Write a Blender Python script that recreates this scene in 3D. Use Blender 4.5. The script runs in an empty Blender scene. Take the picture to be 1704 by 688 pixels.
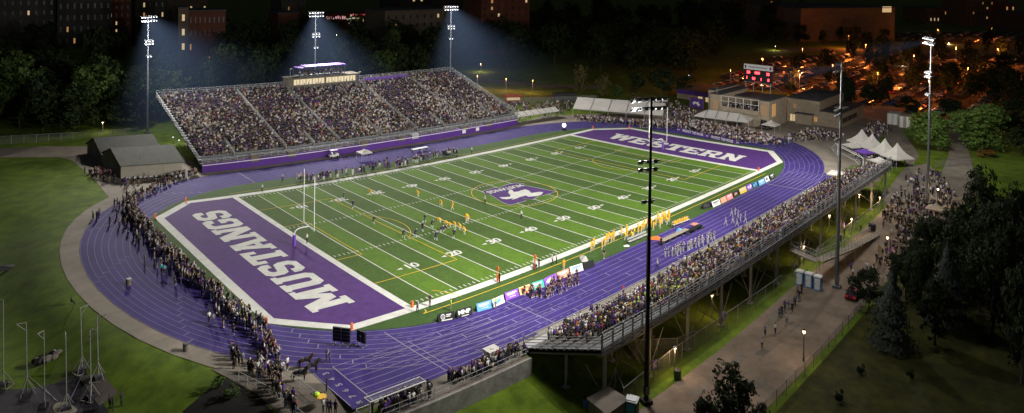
# night football game in a floodlit stadium
import bpy, bmesh, math, random
import numpy as np
from mathutils import Vector, Matrix, noise
R = random.Random(7)
S = bpy.context.scene
COL = S.collection
# ------------------------------------------------------------------ camera
CAM = (-72.33413945326652, -94.48537558072749, 50.91787113101155)
YAW, PITCH, ROLL = 0.7997481886015559, -0.017070406703589242, 0.014844690476764632
FPX, PX, PY, W0, H0 = 1262.2743980205234, 854.1059974796727, -43.65434580624217, 1704, 688
FW = Vector((math.cos(PITCH)*math.cos(YAW), math.cos(PITCH)*math.sin(YAW), math.sin(PITCH)))
_r = Vector((math.sin(YAW), -math.cos(YAW), 0)); _u = _r.cross(FW)
RT = _r*math.cos(ROLL)+_u*math.sin(ROLL); UP = _u*math.cos(ROLL)-_r*math.sin(ROLL)
CV = Vector(CAM)
cd = bpy.data.cameras.new('camera'); cam = bpy.data.objects.new('camera', cd); COL.objects.link(cam)
cam.matrix_world = Matrix(((RT.x, UP.x, -FW.x, CV.x), (RT.y, UP.y, -FW.y, CV.y), (RT.z, UP.z, -FW.z, CV.z), (0, 0, 0, 1)))
cd.sensor_width = 36; cd.lens = FPX/W0*36; cd.shift_x = (W0/2-PX)/W0; cd.shift_y = (PY-H0/2)/W0
cd.clip_start = .5; cd.clip_end = 6000
S.camera = cam
def at(u, v, z=0.0):
    """survey point: where the sight line through photo pixel (u, v) meets level z"""
    d = FW+RT*((u-PX)/FPX)-UP*((v-PY)/FPX)
    return CV+d*((z-CV.z)/d.z)
def top_z(p, v):
    """height of something standing at p whose top is seen at row v"""
    dep = (p-CV).dot(FW); d = FW+UP*(-(v-PY)/FPX)
    return CV.z+d.z*dep
# ------------------------------------------------------------------ plan -> site (plan warped by a polynomial fitted to the camera view)
BEND = [[-6.8538, -7.0584], [-2.4026, 0.89], [7.8758, 10.015], [-3.9779, -3.202], [3.1122, 0.0074], [-1.3752, 0.3789], [0.9886, -2.2329], [-17.339, -18.0035], [6.8162, 2.69], [0.5656, 4.0299], [-1.435, -2.5733], [10.1021, 8.3225], [0.5483, 5.2318], [-3.9645, -4.6106], [2.1019, 0.511], [-2.5931, -4.632], [3.8788, 1.6286], [-0.0435, 1.5771], [-0.0085, 3.0194], [-1.5625, -1.2124], [0.1673, -0.8961]]
EXP = [(i, j) for i in range(6) for j in range(6-i)]
def B(x, y, z=0.0):
    a = (min(260, max(-85, x))-50)/100; b = (min(190, max(-90, y))-30)/100
    dx = dy = 0.0
    for (i, j), (c, d) in zip(EXP, BEND):
        t = a**i*b**j; dx += c*t; dy += d*t
    return Vector((x+dx, y+dy, z))
def bdir(x, y, ang):
    """heading ang in the plan, as built"""
    d = B(x+math.cos(ang), y+math.sin(ang))-B(x, y); return math.atan2(d.y, d.x)
def sm(t): t = min(1, max(0, t)); return t*t*(3-2*t)
def T(x, y):
    """lie of the land"""
    z = 0.0
    if y < -19.5:
        a = 3*sm((-19.5-y)/6)
        if x < 2.7: a = 0 if y > -21.3 else (2.1+.9*sm((-21.3-y)/8))*sm((x+22)/6)
        z -= a*(1-sm((x-97)/26))
    if x < 8:
        r = math.hypot(x-8.1, y-30)
        z -= 2.6*sm((r-51.0)/14)*(1-sm((y-52)/20))*sm((y+24)/10)
    return z
def ground(u, v):
    z = 0.0
    for _ in range(12):
        p = at(u, v, z); x, y = p.x, p.y
        for _ in range(12): d = B(x, y)-p; x -= d.x; y -= d.y
        z += .6*(T(x, y)-z)
    return at(u, v, z)
# ------------------------------------------------------------------ helpers
def ob(name, data, parent=None, loc=None, rz=0.0):
    o = bpy.data.objects.new(name, data); COL.objects.link(o)
    if parent: o.parent = parent
    if loc is not None: o.location = loc
    if rz: o.rotation_euler = (0, 0, rz)
    return o
def tag(o, label=None, cat=None, group=None, kind=None):
    if label: o['label'] = label
    if cat: o['category'] = cat
    if group: o['group'] = group
    if kind: o['kind'] = kind
    return o
def thing(name, label, cat, loc=(0, 0, 0), rz=0.0, group=None):
    return tag(ob(name, None, None, loc, rz), label, cat, group)
def copy_tree(o, parent=None):
    c = o.copy(); COL.objects.link(c); c.parent = parent
    for ch in o.children: copy_tree(ch, c)
    return c
class MB:
    def __init__(s): s.v = []; s.f = []; s.m = []; s.uv = None
    def add(s, vs, fs, m=0):
        o = len(s.v); s.v += [tuple(v) for v in vs]
        for f in fs: s.f.append([i+o for i in f]); s.m.append(m)
    def quad(s, a, b, c, d, m=0): s.add([a, b, c, d], [(0, 1, 2, 3)], m)
    def poly(s, pts, m=0): s.add(pts, [tuple(range(len(pts)))], m)
    def box(s, x0, y0, z0, x1, y1, z1, m=0):
        s.add([(x0, y0, z0), (x1, y0, z0), (x1, y1, z0), (x0, y1, z0), (x0, y0, z1), (x1, y0, z1), (x1, y1, z1), (x0, y1, z1)],
              [(0, 3, 2, 1), (4, 5, 6, 7), (0, 1, 5, 4), (1, 2, 6, 5), (2, 3, 7, 6), (3, 0, 4, 7)], m)
    def tube(s, p, q, r, r2=None, n=6, m=0, cap=True):
        p = Vector(p); q = Vector(q); d = (q-p)
        if d.length < 1e-6: return
        d.normalize(); a = d.orthogonal().normalized(); b = d.cross(a); r2 = r if r2 is None else r2
        vs = []
        for c, rr in ((p, r), (q, r2)):
            for k in range(n):
                t = 2*math.pi*k/n; vs.append(c+a*(rr*math.cos(t))+b*(rr*math.sin(t)))
        fs = [(k, (k+1) % n, n+(k+1) % n, n+k) for k in range(n)]
        if cap: fs += [tuple(range(n-1, -1, -1)), tuple(range(n, 2*n))]
        s.add(vs, fs, m)
    def path(s, pts, r, n=5, m=0):
        for a, b in zip(pts, pts[1:]): s.tube(a, b, r, n=n, m=m)
    def sphere(s, c, rx, ry, rz, m=0, nu=8, nv=5):
        vs = [(c[0], c[1], c[2]-rz)]
        for i in range(1, nv):
            t = math.pi*i/nv
            for k in range(nu):
                a = 2*math.pi*k/nu; vs.append((c[0]+rx*math.sin(t)*math.cos(a), c[1]+ry*math.sin(t)*math.sin(a), c[2]-rz*math.cos(t)))
        vs.append((c[0], c[1], c[2]+rz)); L = len(vs)-1; fs = []
        for k in range(nu): fs.append((0, 1+(k+1) % nu, 1+k)); fs.append((L, L-nu+k, L-nu+(k+1) % nu))
        for i in range(nv-2):
            o = 1+i*nu
            for k in range(nu): fs.append((o+k, o+(k+1) % nu, o+nu+(k+1) % nu, o+nu+k))
        s.add(vs, fs, m)
    def strip(s, A, Bp, m=0):
        """loft between two point lists"""
        n = len(A); s.add(list(A)+list(Bp), [(i, i+1, n+i+1, n+i) for i in range(n-1)], m)
    def mesh(s, name, mats, origin=None, smooth=False):
        me = bpy.data.meshes.new(name)
        v = s.v
        if origin is not None: v = [(a-origin[0], b-origin[1], c-origin[2]) for a, b, c in v]
        me.from_pydata(v, [], s.f)
        for m in (mats if isinstance(mats, (list, tuple)) else [mats]): me.materials.append(m)
        me.polygons.foreach_set('material_index', s.m)
        if smooth: me.polygons.foreach_set('use_smooth', [True]*len(s.f))
        me.update(); return me
    def build(s, name, mats, parent=None, loc=None, rz=0.0, origin=None, smooth=False):
        return ob(name, s.mesh(name, mats, origin, smooth), parent, loc, rz)
    def bent(s):
        s.v = [tuple(B(*p)) for p in s.v]; return s
def lin(a, b, n): return [a+(b-a)*i/n for i in range(n+1)]
def bbeam(mb, x0, x1, y0, z0, y1, z1, m=0, step=5.0):
    """a box running along plan x, cut so that it can follow the plan warp"""
    n = max(1, int(abs(x1-x0)/step)); xs = lin(x0, x1, n)
    for q in (((y0, z0), (y1, z0)), ((y1, z0), (y1, z1)), ((y1, z1), (y0, z1)), ((y0, z1), (y0, z0))):
        mb.strip([(x,)+q[0] for x in xs], [(x,)+q[1] for x in xs], m)
    mb.quad((x0, y0, z0), (x0, y0, z1), (x0, y1, z1), (x0, y1, z0), m); mb.quad((x1, y0, z0), (x1, y1, z0), (x1, y1, z1), (x1, y0, z1), m)
# ------------------------------------------------------------------ materials
def mat(name, col, rough=.7, var=.0, scale=1.0, metal=0.0, col2=None, emit=None, es=0.0, coord='obj', spec=.3, bump=0.0, wear=.22):
    m = bpy.data.materials.new(name); m.use_nodes = True; nt = m.node_tree; N = nt.nodes; L = nt.links
    b = N['Principled BSDF']; b.inputs['Roughness'].default_value = rough; b.inputs['Metallic'].default_value = metal
    b.inputs['Specular IOR Level'].default_value = spec
    c = (*col, 1); b.inputs['Base Color'].default_value = c
    if var or col2:
        g = N.new('ShaderNodeNewGeometry'); tx = N.new('ShaderNodeTexNoise'); tx.inputs['Scale'].default_value = scale; tx.inputs['Detail'].default_value = 6
        tx.inputs['Roughness'].default_value = .65
        L.new(g.outputs['Position'], tx.inputs['Vector'])
        rp = N.new('ShaderNodeValToRGB'); rp.color_ramp.elements[0].position = .3; rp.color_ramp.elements[1].position = .7
        k = col2 if col2 else tuple(min(1, x*(1+var)) for x in col)
        rp.color_ramp.elements[0].color = (*[x*(1-var) for x in col], 1); rp.color_ramp.elements[1].color = (*k, 1)
        L.new(tx.outputs['Fac'], rp.inputs['Fac'])
        t2 = N.new('ShaderNodeTexNoise'); t2.inputs['Scale'].default_value = max(.05, scale*.17); t2.inputs['Detail'].default_value = 8; t2.inputs['Roughness'].default_value = .75; L.new(g.outputs['Position'], t2.inputs['Vector'])
        mr = N.new('ShaderNodeMapRange'); mr.inputs['From Min'].default_value = .25; mr.inputs['From Max'].default_value = .75; mr.inputs['To Min'].default_value = 1-wear; mr.inputs['To Max'].default_value = 1+wear*.7; L.new(t2.outputs['Fac'], mr.inputs['Value'])
        vm = N.new('ShaderNodeVectorMath'); vm.operation = 'SCALE'; L.new(rp.outputs['Color'], vm.inputs[0]); L.new(mr.outputs[0], vm.inputs['Scale']); L.new(vm.outputs[0], b.inputs['Base Color'])
        if bump:
            bp = N.new('ShaderNodeBump'); bp.inputs['Strength'].default_value = bump; bp.inputs['Distance'].default_value = .3
            L.new(tx.outputs['Fac'], bp.inputs['Height']); L.new(bp.outputs['Normal'], b.inputs['Normal'])
    if emit:
        b.inputs['Emission Color'].default_value = (*emit, 1); b.inputs['Emission Strength'].default_value = es
        m.cycles.emission_sampling = 'NONE'
    return m
M = {}
def mk(k, *a, **kw): M[k] = mat(k, *a, **kw)
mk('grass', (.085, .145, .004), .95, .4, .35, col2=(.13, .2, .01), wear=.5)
mk('lawn_shaded', (.026, .03, .003), .95, .5, .5, col2=(.058, .06, .006), wear=.5); mk('plaza', (.17, .15, .125), .9, .2, .25, col2=(.25, .22, .18))
mk('track', (.043, .027, .162), .8, .14, .25, col2=(.057, .036, .2), wear=.4, spec=.15)
mk('track_end', (.07, .045, .25), .6, .15, .3, col2=(.085, .055, .28))
mk('turf_a', (.074, .155, .006), .9, .2, 1.8, col2=(.092, .188, .009), wear=.28)
mk('turf_b', (.046, .098, .008), .9, .2, 1.8, col2=(.058, .12, .011), wear=.28)
mk('turf_side', (.036, .085, .013), .9, .2, 1.5, col2=(.046, .1, .016))
mk('purple_paint', (.066, .019, .15), .85, .16, .8, col2=(.086, .028, .185))
mk('white_paint', (.62, .62, .58), .8, .08, 3)
mk('white_line', (.27, .25, .34), .8, .25, 1.2)
mk('yellow_paint', (.6, .42, .03), .8)
mk('concrete', (.23, .2, .165), .9, .16, .3, col2=(.3, .26, .21))
mk('concrete_dark', (.13, .115, .1), .9, .3, .25, col2=(.2, .17, .14))
mk('road', (.155, .118, .088), .9, .28, .22, col2=(.25, .19, .145), wear=.35); mk('bank', (.04, .045, .008), .95, .5, .6, col2=(.1, .09, .022), wear=.5)
mk('asphalt', (.011, .01, .009), .9, .35, .15, col2=(.022, .019, .017)); mk('press_wall', (.15, .135, .105), .85, .1, 1)
mk('black_asphalt', (.022, .02, .028), .8, .4, .3, col2=(.04, .036, .045))
mk('wall_concrete', (.22, .21, .2), .9, .25, .9, col2=(.32, .31, .29), bump=.2)
mk('shingle', (.085, .09, .08), .9, .2, 2.5, col2=(.13, .135, .12))
mk('shingle_shaded', (.05, .052, .048), .9, .2, 2.5, col2=(.075, .078, .07)); mk('shed_wall', (.38, .35, .29), .9, .08, 2)  # rear shed roof: shingle copy darkened, its shade put into the colour
mk('dark_siding', (.17, .16, .14), .9, .15, 2)
mk('galv', (.34, .35, .37), .65, .12, 2, metal=.0)
mk('alum', (.36, .36, .36), .7, .1, 1.5, metal=.0, spec=.2)
mk('steel_dark', (.16, .165, .18), .55, .15, 2, metal=.4)
mk('mast_grey', (.15, .155, .165), .6, .08, 1); mk('steel_mid', (.2, .2, .215), .55, .15, 1, metal=.2)
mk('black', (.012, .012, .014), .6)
mk('rubber', (.02, .02, .022), .8)
mk('purple', (.085, .025, .23), .6, .08, 1.5)
mk('purple_roof', (.16, .07, .42), .5)
mk('white', (.72, .72, .70), .6)
mk('white_tent', (.5, .48, .45), .7, .06, .8)
mk('brick', (.3, .25, .185), .9, .12, 1.2, col2=(.36, .3, .22))
mk('roof_dark', (.05, .052, .058), .85, .3, .4, col2=(.08, .08, .085))
mk('glass', (.02, .022, .028), .15, spec=.6)
mk('wood_red', (.3, .06, .03), .7, .15, 2)
mk('bark', (.045, .035, .026), .95, .3, 4)
mk('teal', (.02, .3, .28), .5); mk('blue', (.03, .12, .36), .5); mk('green_bin', (.03, .09, .03), .5)
mk('pp_blue', (.06, .2, .42), .5); mk('pp_white', (.62, .64, .66), .5)
mk('orange', (.8, .16, .03), .6); mk('red', (.5, .03, .03), .5); mk('gold', (.75, .42, .03), .6)
mk('skin', (.42, .25, .17), .6); mk('skin_dark', (.16, .085, .05), .6)
mk('hair', (.025, .017, .012), .7); mk('hair_blond', (.3, .19, .08), .7)
mk('dark_cloth', (.02, .02, .026), .85); mk('denim', (.05, .07, .14), .85); mk('khaki', (.3, .24, .16), .85)
mk('white_cloth', (.5, .5, .49), .8); mk('gold_cloth', (.8, .42, .02), .65); mk('gold_pants', (.75, .5, .12), .65)
mk('dark_purple_cloth', (.03, .014, .06), .7); mk('purple_cloth', (.12, .04, .32), .75); mk('silver', (.5, .5, .54), .3, metal=.6)
mk('hiviz', (.55, .8, .05), .6); mk('shoe_white', (.7, .7, .7), .7)
mk('horse_bay', (.035, .016, .009), .6, .3, 3); mk('horse_black', (.015, .013, .013), .55)
mk('win_warm', (.3, .2, .1), .5, emit=(1, .5, .17), es=.34); mk('win_pale', (.4, .35, .25), .5, emit=(1, .72, .38), es=.5)
mk('win_press', (.4, .35, .25), .5, emit=(1, .82, .5), es=.55); mk('win_dim', (.2, .15, .1), .5, emit=(1, .45, .15), es=.18); mk('win_off', (.02, .02, .024), .3)
mk('lamp_white', (.9, .9, .9), .4, emit=(.85, .9, 1), es=2.6); mk('lamp_warm', (.9, .8, .6), .4, emit=(1, .72, .38), es=10)
mk('lamp_orange', (.9, .6, .3), .4, emit=(1, .42, .08), es=9); mk('lamp_blue', (.6, .7, .9), .4, emit=(.5, .7, 1), es=5)
mk('led_red', (.3, .01, .01), .5, emit=(1, .05, .06), es=6); mk('neon_pink', (.5, .2, .2), .5, emit=(1, .5, .5), es=.5); mk('neon_red', (.5, .1, .1), .5, emit=(1, .12, .12), es=.35)
mk('neon_green', (.3, .5, .2), .5, emit=(.9, 1, .7), es=.4)
mk('tail_red', (.3, .01, .01), .5, emit=(1, .05, .03), es=.25); mk('cage_grey', (.22, .22, .21), .6)
mk('far_brick', (.1, .035, .022), .9, .2, .3); mk('far_tan', (.1, .08, .06), .9, .2, .3); mk('far_grey', (.05, .05, .05), .9, .2, .3); mk('mast_shaded', (.1, .105, .115), .5, .15, 1)  # near poles: darker mast copy, shade put into the colour
def info_mat(name, rough=.8, metal=0.0, spec=.3):
    m = mat(name, (.5, .5, .5), rough, metal=metal, spec=spec); nt = m.node_tree
    i = nt.nodes.new('ShaderNodeObjectInfo'); nt.links.new(i.outputs['Color'], nt.nodes['Principled BSDF'].inputs['Base Color']); return m
M['shirt'] = info_mat('shirt'); M['car_paint'] = info_mat('car_paint', .18, .35, .8)
def attr_mat(name, rough=.8, spec=.2):
    m = mat(name, (.5, .5, .5), rough, spec=spec); nt = m.node_tree
    i = nt.nodes.new('ShaderNodeAttribute'); i.attribute_name = 'Col'; nt.links.new(i.outputs['Color'], nt.nodes['Principled BSDF'].inputs['Base Color']); return m
M['crowd'] = attr_mat('crowd')
def leaf_mat(name, c1, c2):
    m = mat(name, c1, .75, spec=.15); nt = m.node_tree; N = nt.nodes; L = nt.links; b = N['Principled BSDF']
    g = N.new('ShaderNodeNewGeometry'); tx = N.new('ShaderNodeTexNoise'); tx.inputs['Scale'].default_value = .55; tx.inputs['Detail'].default_value = 3
    L.new(g.outputs['Position'], tx.inputs['Vector'])
    ri = N.new('ShaderNodeMath'); ri.operation = 'MULTIPLY_ADD'; ri.inputs[1].default_value = .55; L.new(g.outputs['Random Per Island'], ri.inputs[0]); L.new(tx.outputs['Fac'], ri.inputs[2])
    rp = N.new('ShaderNodeValToRGB'); rp.color_ramp.elements[0].position = .35; rp.color_ramp.elements[1].position = 1.0
    rp.color_ramp.elements[0].color = (*c1, 1); rp.color_ramp.elements[1].color = (*c2, 1)
    L.new(ri.outputs[0], rp.inputs['Fac']); L.new(rp.outputs['Color'], b.inputs['Base Color'])
    t = N.new('ShaderNodeBsdfTranslucent'); L.new(rp.outputs['Color'], t.inputs['Color']); mx = N.new('ShaderNodeMixShader'); mx.inputs[0].default_value = .25
    L.new(b.outputs[0], mx.inputs[1]); L.new(t.outputs[0], mx.inputs[2]); L.new(mx.outputs[0], N['Material Output'].inputs['Surface']); return m
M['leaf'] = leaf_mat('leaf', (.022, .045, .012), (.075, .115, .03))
M['leaf_lit'] = leaf_mat('leaf_lit', (.05, .1, .02), (.14, .22, .05))  # brighter copy for the round trees, floodlight put into the colour
M['leaf_deep_shade'] = leaf_mat('leaf_deep_shade', (.008, .014, .007), (.024, .036, .014))  # near-black copy for the unlit lower trees, shade put into the colour
M['leaf_shaded'] = leaf_mat('leaf_shaded', (.009, .018, .008), (.03, .048, .016))  # dimmer copy for the woods, night shade put into the colour
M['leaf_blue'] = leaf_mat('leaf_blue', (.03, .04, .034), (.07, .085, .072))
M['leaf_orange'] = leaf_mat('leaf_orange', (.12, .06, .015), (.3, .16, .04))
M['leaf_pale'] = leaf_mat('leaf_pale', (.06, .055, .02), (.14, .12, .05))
def mesh_mat(name, col, alpha):
    m = bpy.data.materials.new(name); m.use_nodes = True; N = m.node_tree.nodes; L = m.node_tree.links
    b = N['Principled BSDF']; b.inputs['Base Color'].default_value = (*col, 1); b.inputs['Roughness'].default_value = .5; b.inputs['Metallic'].default_value = .3
    t = N.new('ShaderNodeBsdfTransparent'); mx = N.new('ShaderNodeMixShader'); mx.inputs[0].default_value = alpha
    L.new(t.outputs[0], mx.inputs[1]); L.new(b.outputs[0], mx.inputs[2]); L.new(mx.outputs[0], N['Material Output'].inputs['Surface']); return m
M['chainlink'] = mesh_mat('chainlink', (.3, .31, .32), .22); M['netting'] = mesh_mat('netting', (.4, .4, .42), .16)
def text_mesh(s, size, bold=.0, align='CENTER'):
    cu = bpy.data.curves.new('txt', 'FONT'); cu.body = s; cu.size = size; cu.offset = bold; cu.align_x = align; cu.align_y = 'CENTER'; cu.resolution_u = 2
    o = bpy.data.objects.new('txt', cu); COL.objects.link(o); bpy.context.view_layer.update()
    dg = bpy.context.evaluated_depsgraph_get(); me = bpy.data.meshes.new_from_object(o.evaluated_get(dg))
    vs = [tuple(v.co) for v in me.vertices]; fs = [tuple(p.vertices) for p in me.polygons]
    bpy.data.objects.remove(o); bpy.data.curves.remove(cu); bpy.data.meshes.remove(me)
    return vs, fs
SKY, MOON, POW, HAZE, SPN, SPF = 0.012, .05, 72000, .0019, .2, .24
# ================================================================== GROUND, TRACK, FIELD
YC, XL, XR, RIN, LANE = 30.2, 8.1, 92.5, 37.3, 1.22
ROUT = RIN+8*LANE
def hw(x, r):
    d = XL-x if x < XL else (x-XR if x > XR else 0); return math.sqrt(max(0, r*r-d*d))
def sheet(mb, xs, lo, hi, ny, z, m=0, land=False):
    g = []
    for x in xs:
        a, b = lo(x), hi(x); g.append([(x, a+(b-a)*j/ny, z+(T(x, a+(b-a)*j/ny) if land else 0)) for j in range(ny+1)])
    for p, q in zip(g, g[1:]): mb.strip(p, q, m) if False else [mb.quad(p[j], q[j], q[j+1], p[j+1], m) for j in range(ny)]
def grid_vals(a, b, st): return lin(a, b, max(1, round((b-a)/st)))
# ground
gx = [-3500, -1800, -900, -500, -300, -200, -150]+grid_vals(-120, 180, 2.5)+grid_vals(190, 290, 10)+[340, 450, 700, 1200, 2200, 4000]
gy = [-3500, -1500, -700, -350, -200, -150]+sorted(grid_vals(-110, 110, 2.5)+[-21.28, -21.34])+grid_vals(120, 240, 10)+[300, 450, 700, 1200, 2200, 4000]
vs = []
for x in gx:
    for y in gy:
        p = B(x, y); z = T(x, y)-.02
        if -85 < x < 260 and -90 < y < 190: z += .0*(noise.noise((x*.07, y*.07, 0)))*(1 if (y < -21 or math.hypot(min(x-8, 0), y-30) > 52) and y < 70 and x < 110 else 0)
        vs.append((p.x, p.y, z))
n = len(gy); fs = [(i*n+j, (i+1)*n+j, (i+1)*n+j+1, i*n+j+1) for i in range(len(gx)-1) for j in range(n-1)]
me = bpy.data.meshes.new('ground'); me.from_pydata(vs, [], fs); me.materials.append(M['grass'])
me.polygons.foreach_set('use_smooth', [True]*len(fs)); tag(ob('ground', me), kind='structure')
def struct(name, mb, mats): return tag(mb.build(name, mats), kind='structure')
def ends(r): 
    t = [math.pi/2*k/14 for k in range(15)]
    return [XL-r*math.cos(a) for a in t]+grid_vals(XL, XR, 4.2)[1:]+[XR+r*math.sin(a) for a in t][1:]
# concrete apron around the track
mb = MB(); sheet(mb, ends(50.6), lambda x: YC-hw(x, 50.6), lambda x: min(79.4, YC+hw(x, 50.6)) if -8 < x < 100 else YC+hw(x, 50.6), 10, .02); struct('apron', mb.bent(), M['concrete'])
mb = MB(); sheet(mb, ends(ROUT+.15), lambda x: YC-hw(x, ROUT+.15), lambda x: YC+hw(x, ROUT+.15), 14, .04)
sheet(mb, grid_vals(-21, 8.1, 3), lambda x: -17.5, lambda x: min(-7.1, YC-hw(x, ROUT+.15)-.001) if hw(x, ROUT) > 0 else -7.1, 3, .04)
sheet(mb, grid_vals(92.5, 107.5, 3), lambda x: -17.5, lambda x: YC-hw(x, ROUT+.15)-.001, 2, .04)
struct('running_track', mb.bent(), M['track'])
# lane lines
mb = MB()
def arc(r, a0, a1, cx, w=.06, z=.055, st=2.5):
    n = max(3, int(abs(a1-a0)*r/st)); A = []; Bq = []
    for k in range(n+1):
        t = a0+(a1-a0)*k/n; A.append((cx+(r-w)*math.cos(t), YC+(r-w)*math.sin(t), z)); Bq.append((cx+(r+w)*math.cos(t), YC+(r+w)*math.sin(t), z))
    mb.strip(A, Bq)
def sline(x0, y0, x1, y1, w=.06, z=.055, st=4, m=0):
    d = Vector((x1-x0, y1-y0)); L = d.length; d /= L; nn = Vector((-d.y, d.x))*w; k = max(1, int(L/st)); A = []; Bq = []
    for i in range(k+1):
        p = Vector((x0, y0))+d*(L*i/k); A.append((p.x+nn.x, p.y+nn.y, z)); Bq.append((p.x-nn.x, p.y-nn.y, z))
    mb.strip(A, Bq, m)
for k in range(9):
    r = RIN+k*LANE; w = .034
    arc(r, math.pi/2, 3*math.pi/2, XL, w); arc(r, -math.pi/2, math.pi/2, XR, w)
    sline(XL, YC-r, XR, YC-r, w); sline(XL, YC+r, XR, YC+r, .03)
    if k: sline(-18.1, YC-r, XL, YC-r, .04, .06)
    sline(XR, YC-r, 106, YC-r, .05, .06)
sline(-18.1, YC-RIN-LANE, -18.1, YC-ROUT, .08, .066)
sline(-20.9, YC-RIN-LANE, -20.9, YC-ROUT, .05, .066); sline(-7.6, YC-RIN+2.9, -7.3, YC-ROUT, .07, .066); sline(-6.5, -8, -6.3, YC-ROUT, .05, .066)
sline(12, YC-RIN, 12, YC-ROUT, .07, .066); sline(XR-.5, YC-RIN, XR-.5, YC-ROUT, .1, .066); sline(XL, YC+RIN, XL, YC+ROUT, .1, .066)
for x in (-3, 4, 9.5, 18.5, 27, 35.5): # staggered relay ticks
    for k in range(8):
        if (k+int(x)) % 2 == 0: xx = x+k*1.1; sline(xx, YC-RIN-k*LANE-.1, xx, YC-RIN-(k+1)*LANE+.1, .06, .06)
for k in range(8): # ticks round both bends
    for j in range(5):
        t = math.pi*(.62+.16*j)+k*.035; r = RIN+k*LANE; c, s_ = math.cos(t), math.sin(t); sline(XL+(r+.15)*c, YC+(r+.15)*s_, XL+(r+LANE-.15)*c, YC+(r+LANE-.15)*s_, .06, .06)
        t = -math.pi*.42+j*.22+k*.05; c, s_ = math.cos(t), math.sin(t); sline(XR+(r+.15)*c, YC+(r+.15)*s_, XR+(r+LANE-.15)*c, YC+(r+LANE-.15)*s_, .06, .06)
for k in (1, 2, 4, 5, 7): # dashed cut-in lines
    for j in range(26):
        x = -16+j*1.5+k*.4; y = YC-hw(x, RIN+k*LANE+.55)
        if j % 2 == 0 or k % 2: sline(x, y, x+.6, YC-hw(x+.6, RIN+k*LANE+.55), .032, .06)
for k in (2, 5): sline(-15+k*1.2, -6.5-k*1.25, 10+k*1.5, -9-k*1.03, .035, .07)
struct('track_lines', mb.bent(), M['white_line'])
mb = MB()
for i, ch in enumerate('345678'):
    tv, tf = text_mesh(ch, 1.15, .03)
    mb.add([(-19.6-y, -9.3-i*LANE*1.22+x*1.0, .07) for x, y, z in tv], tf)
for i in range(7):
    t = -.62+.13*i; r = RIN+(i+.6)*LANE; tv, tf = text_mesh(str(i+1), 1.3, .03); c = Vector((XR+r*math.cos(t), YC+r*math.sin(t)))
    mb.add([(c.x+x, c.y+y, .07) for x, y, z in tv], tf)
struct('lane_numbers', mb.bent(), M['white_line'])
# turf
YD = .9144
def lo_t(x): return YC-hw(x, RIN-.25)
def hi_t(x): return YC+hw(x, RIN-.25)
FW_ = 59.44; FL = 110*YD
mb = MB()
xs_all = grid_vals(-22.2, 0, 1.85)+[5*YD*k/2 for k in range(1, 45)]+grid_vals(FL, FL+22.2, 1.85)[1:]
for x0, x1 in zip(xs_all, xs_all[1:]):
    inside = 0 <= (x0+x1)/2 <= FL; band = int(((x0+x1)/2)/(5*YD)) % 2 if inside else 0
    def cols(x):
        a, b = lo_t(x), hi_t(x); return [a, min(max(0, a), b), *[FW_*k/12 for k in range(1, 12)], min(FW_, b), b] if a < 0 and b > FW_ else [a+(b-a)*k/14 for k in range(15)]
    c0, c1 = cols(x0), cols(x1)
    if len(c0) != len(c1): c0 = [lo_t(x0)+(hi_t(x0)-lo_t(x0))*k/14 for k in range(15)]; c1 = [lo_t(x1)+(hi_t(x1)-lo_t(x1))*k/14 for k in range(15)]
    for j in range(14):
        m = 2 if (not inside or j in (0, 13)) else band
        mb.quad((x0, c0[j], .07), (x1, c1[j], .07), (x1, c1[j+1], .07), (x0, c0[j+1], .07), m)
struct('turf', mb.bent(), [M['turf_b'], M['turf_a'], M['turf_side']])
# end zones: white border sheet, purple paint above
def ezone(sgn, off, xin, yl, cut0, cut1, xe, x_start):
    def lo(x):
        d = abs(x-off); return yl if d <= cut0 else yl+(d-cut0)/(xe-cut0)*cut1
    def hi(x): return FW_-lo(x)
    xs = sorted(off+sgn*d for d in grid_vals(x_start, cut0, 2)+grid_vals(cut0, xe, 1.2)[1:]); return xs, lo, hi
mbw = MB(); mbp = MB()
for sgn, off in ((-1, 0), (1, FL)):
    xs, lo, hi = ezone(sgn, off, 0, -1.5, 10.9, 7.6, 20.1, -.25); sheet(mbw, xs, lo, hi, 12, .085)
    xs, lo, hi = ezone(sgn, off, 0, 0, 10.3, 6.9, 18.4, 1.0); sheet(mbp, xs, lo, hi, 12, .1)
struct('end_zone_border', mbw.bent(), M['white_paint']); struct('end_zone', mbp.bent(), M['purple_paint'])
mb = MB()
for a, b in ((-1.5, 0), (FW_, FW_+1.5)): mb.strip([(x, a, .085) for x in grid_vals(.25, FL-.25, 4)], [(x, b, .085) for x in grid_vals(.25, FL-.25, 4)])
for k in range(1, 22):
    x = 5*YD*k; sline(x, .5, x, FW_-.5, .085, .085, 5)
for k in range(1, 110):
    if k % 5 == 0: continue
    x = YD*k
    for a, b in ((.5, 1.25), (FW_-1.25, FW_-.5), (22.0, 22.7), (37.8, 38.5)): sline(x, a, x, b, .07, .085)
for k in range(1, 22):
    for y in (22.3, 38.2): sline(5*YD*k-.5, y, 5*YD*k+.5, y, .06, .1)
for i, nn in enumerate((10, 20, 30, 40, 50, 50, 40, 30, 20, 10)):
    x = YD*10*((i+1) if i < 5 else (i+1)); tv, tf = text_mesh(str(nn), 2.5, .06)
    for sg, y in ((1, 12.0), (-1, 48.1)):
        mb.add([(x+sg*a*1.15, y+sg*b, .1) for a, b, c in tv], tf)
        d = -1 if i < 5 else 1; s = d
        mb.poly([(x+s*1.9, y-.35, .1), (x+s*3.0, y, .1), (x+s*1.9, y+.35, .1)][::(1 if s > 0 else -1)])
struct('yard_lines', mb.bent(), M['white_paint'])
mb = MB()  # yellow soccer markings
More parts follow.
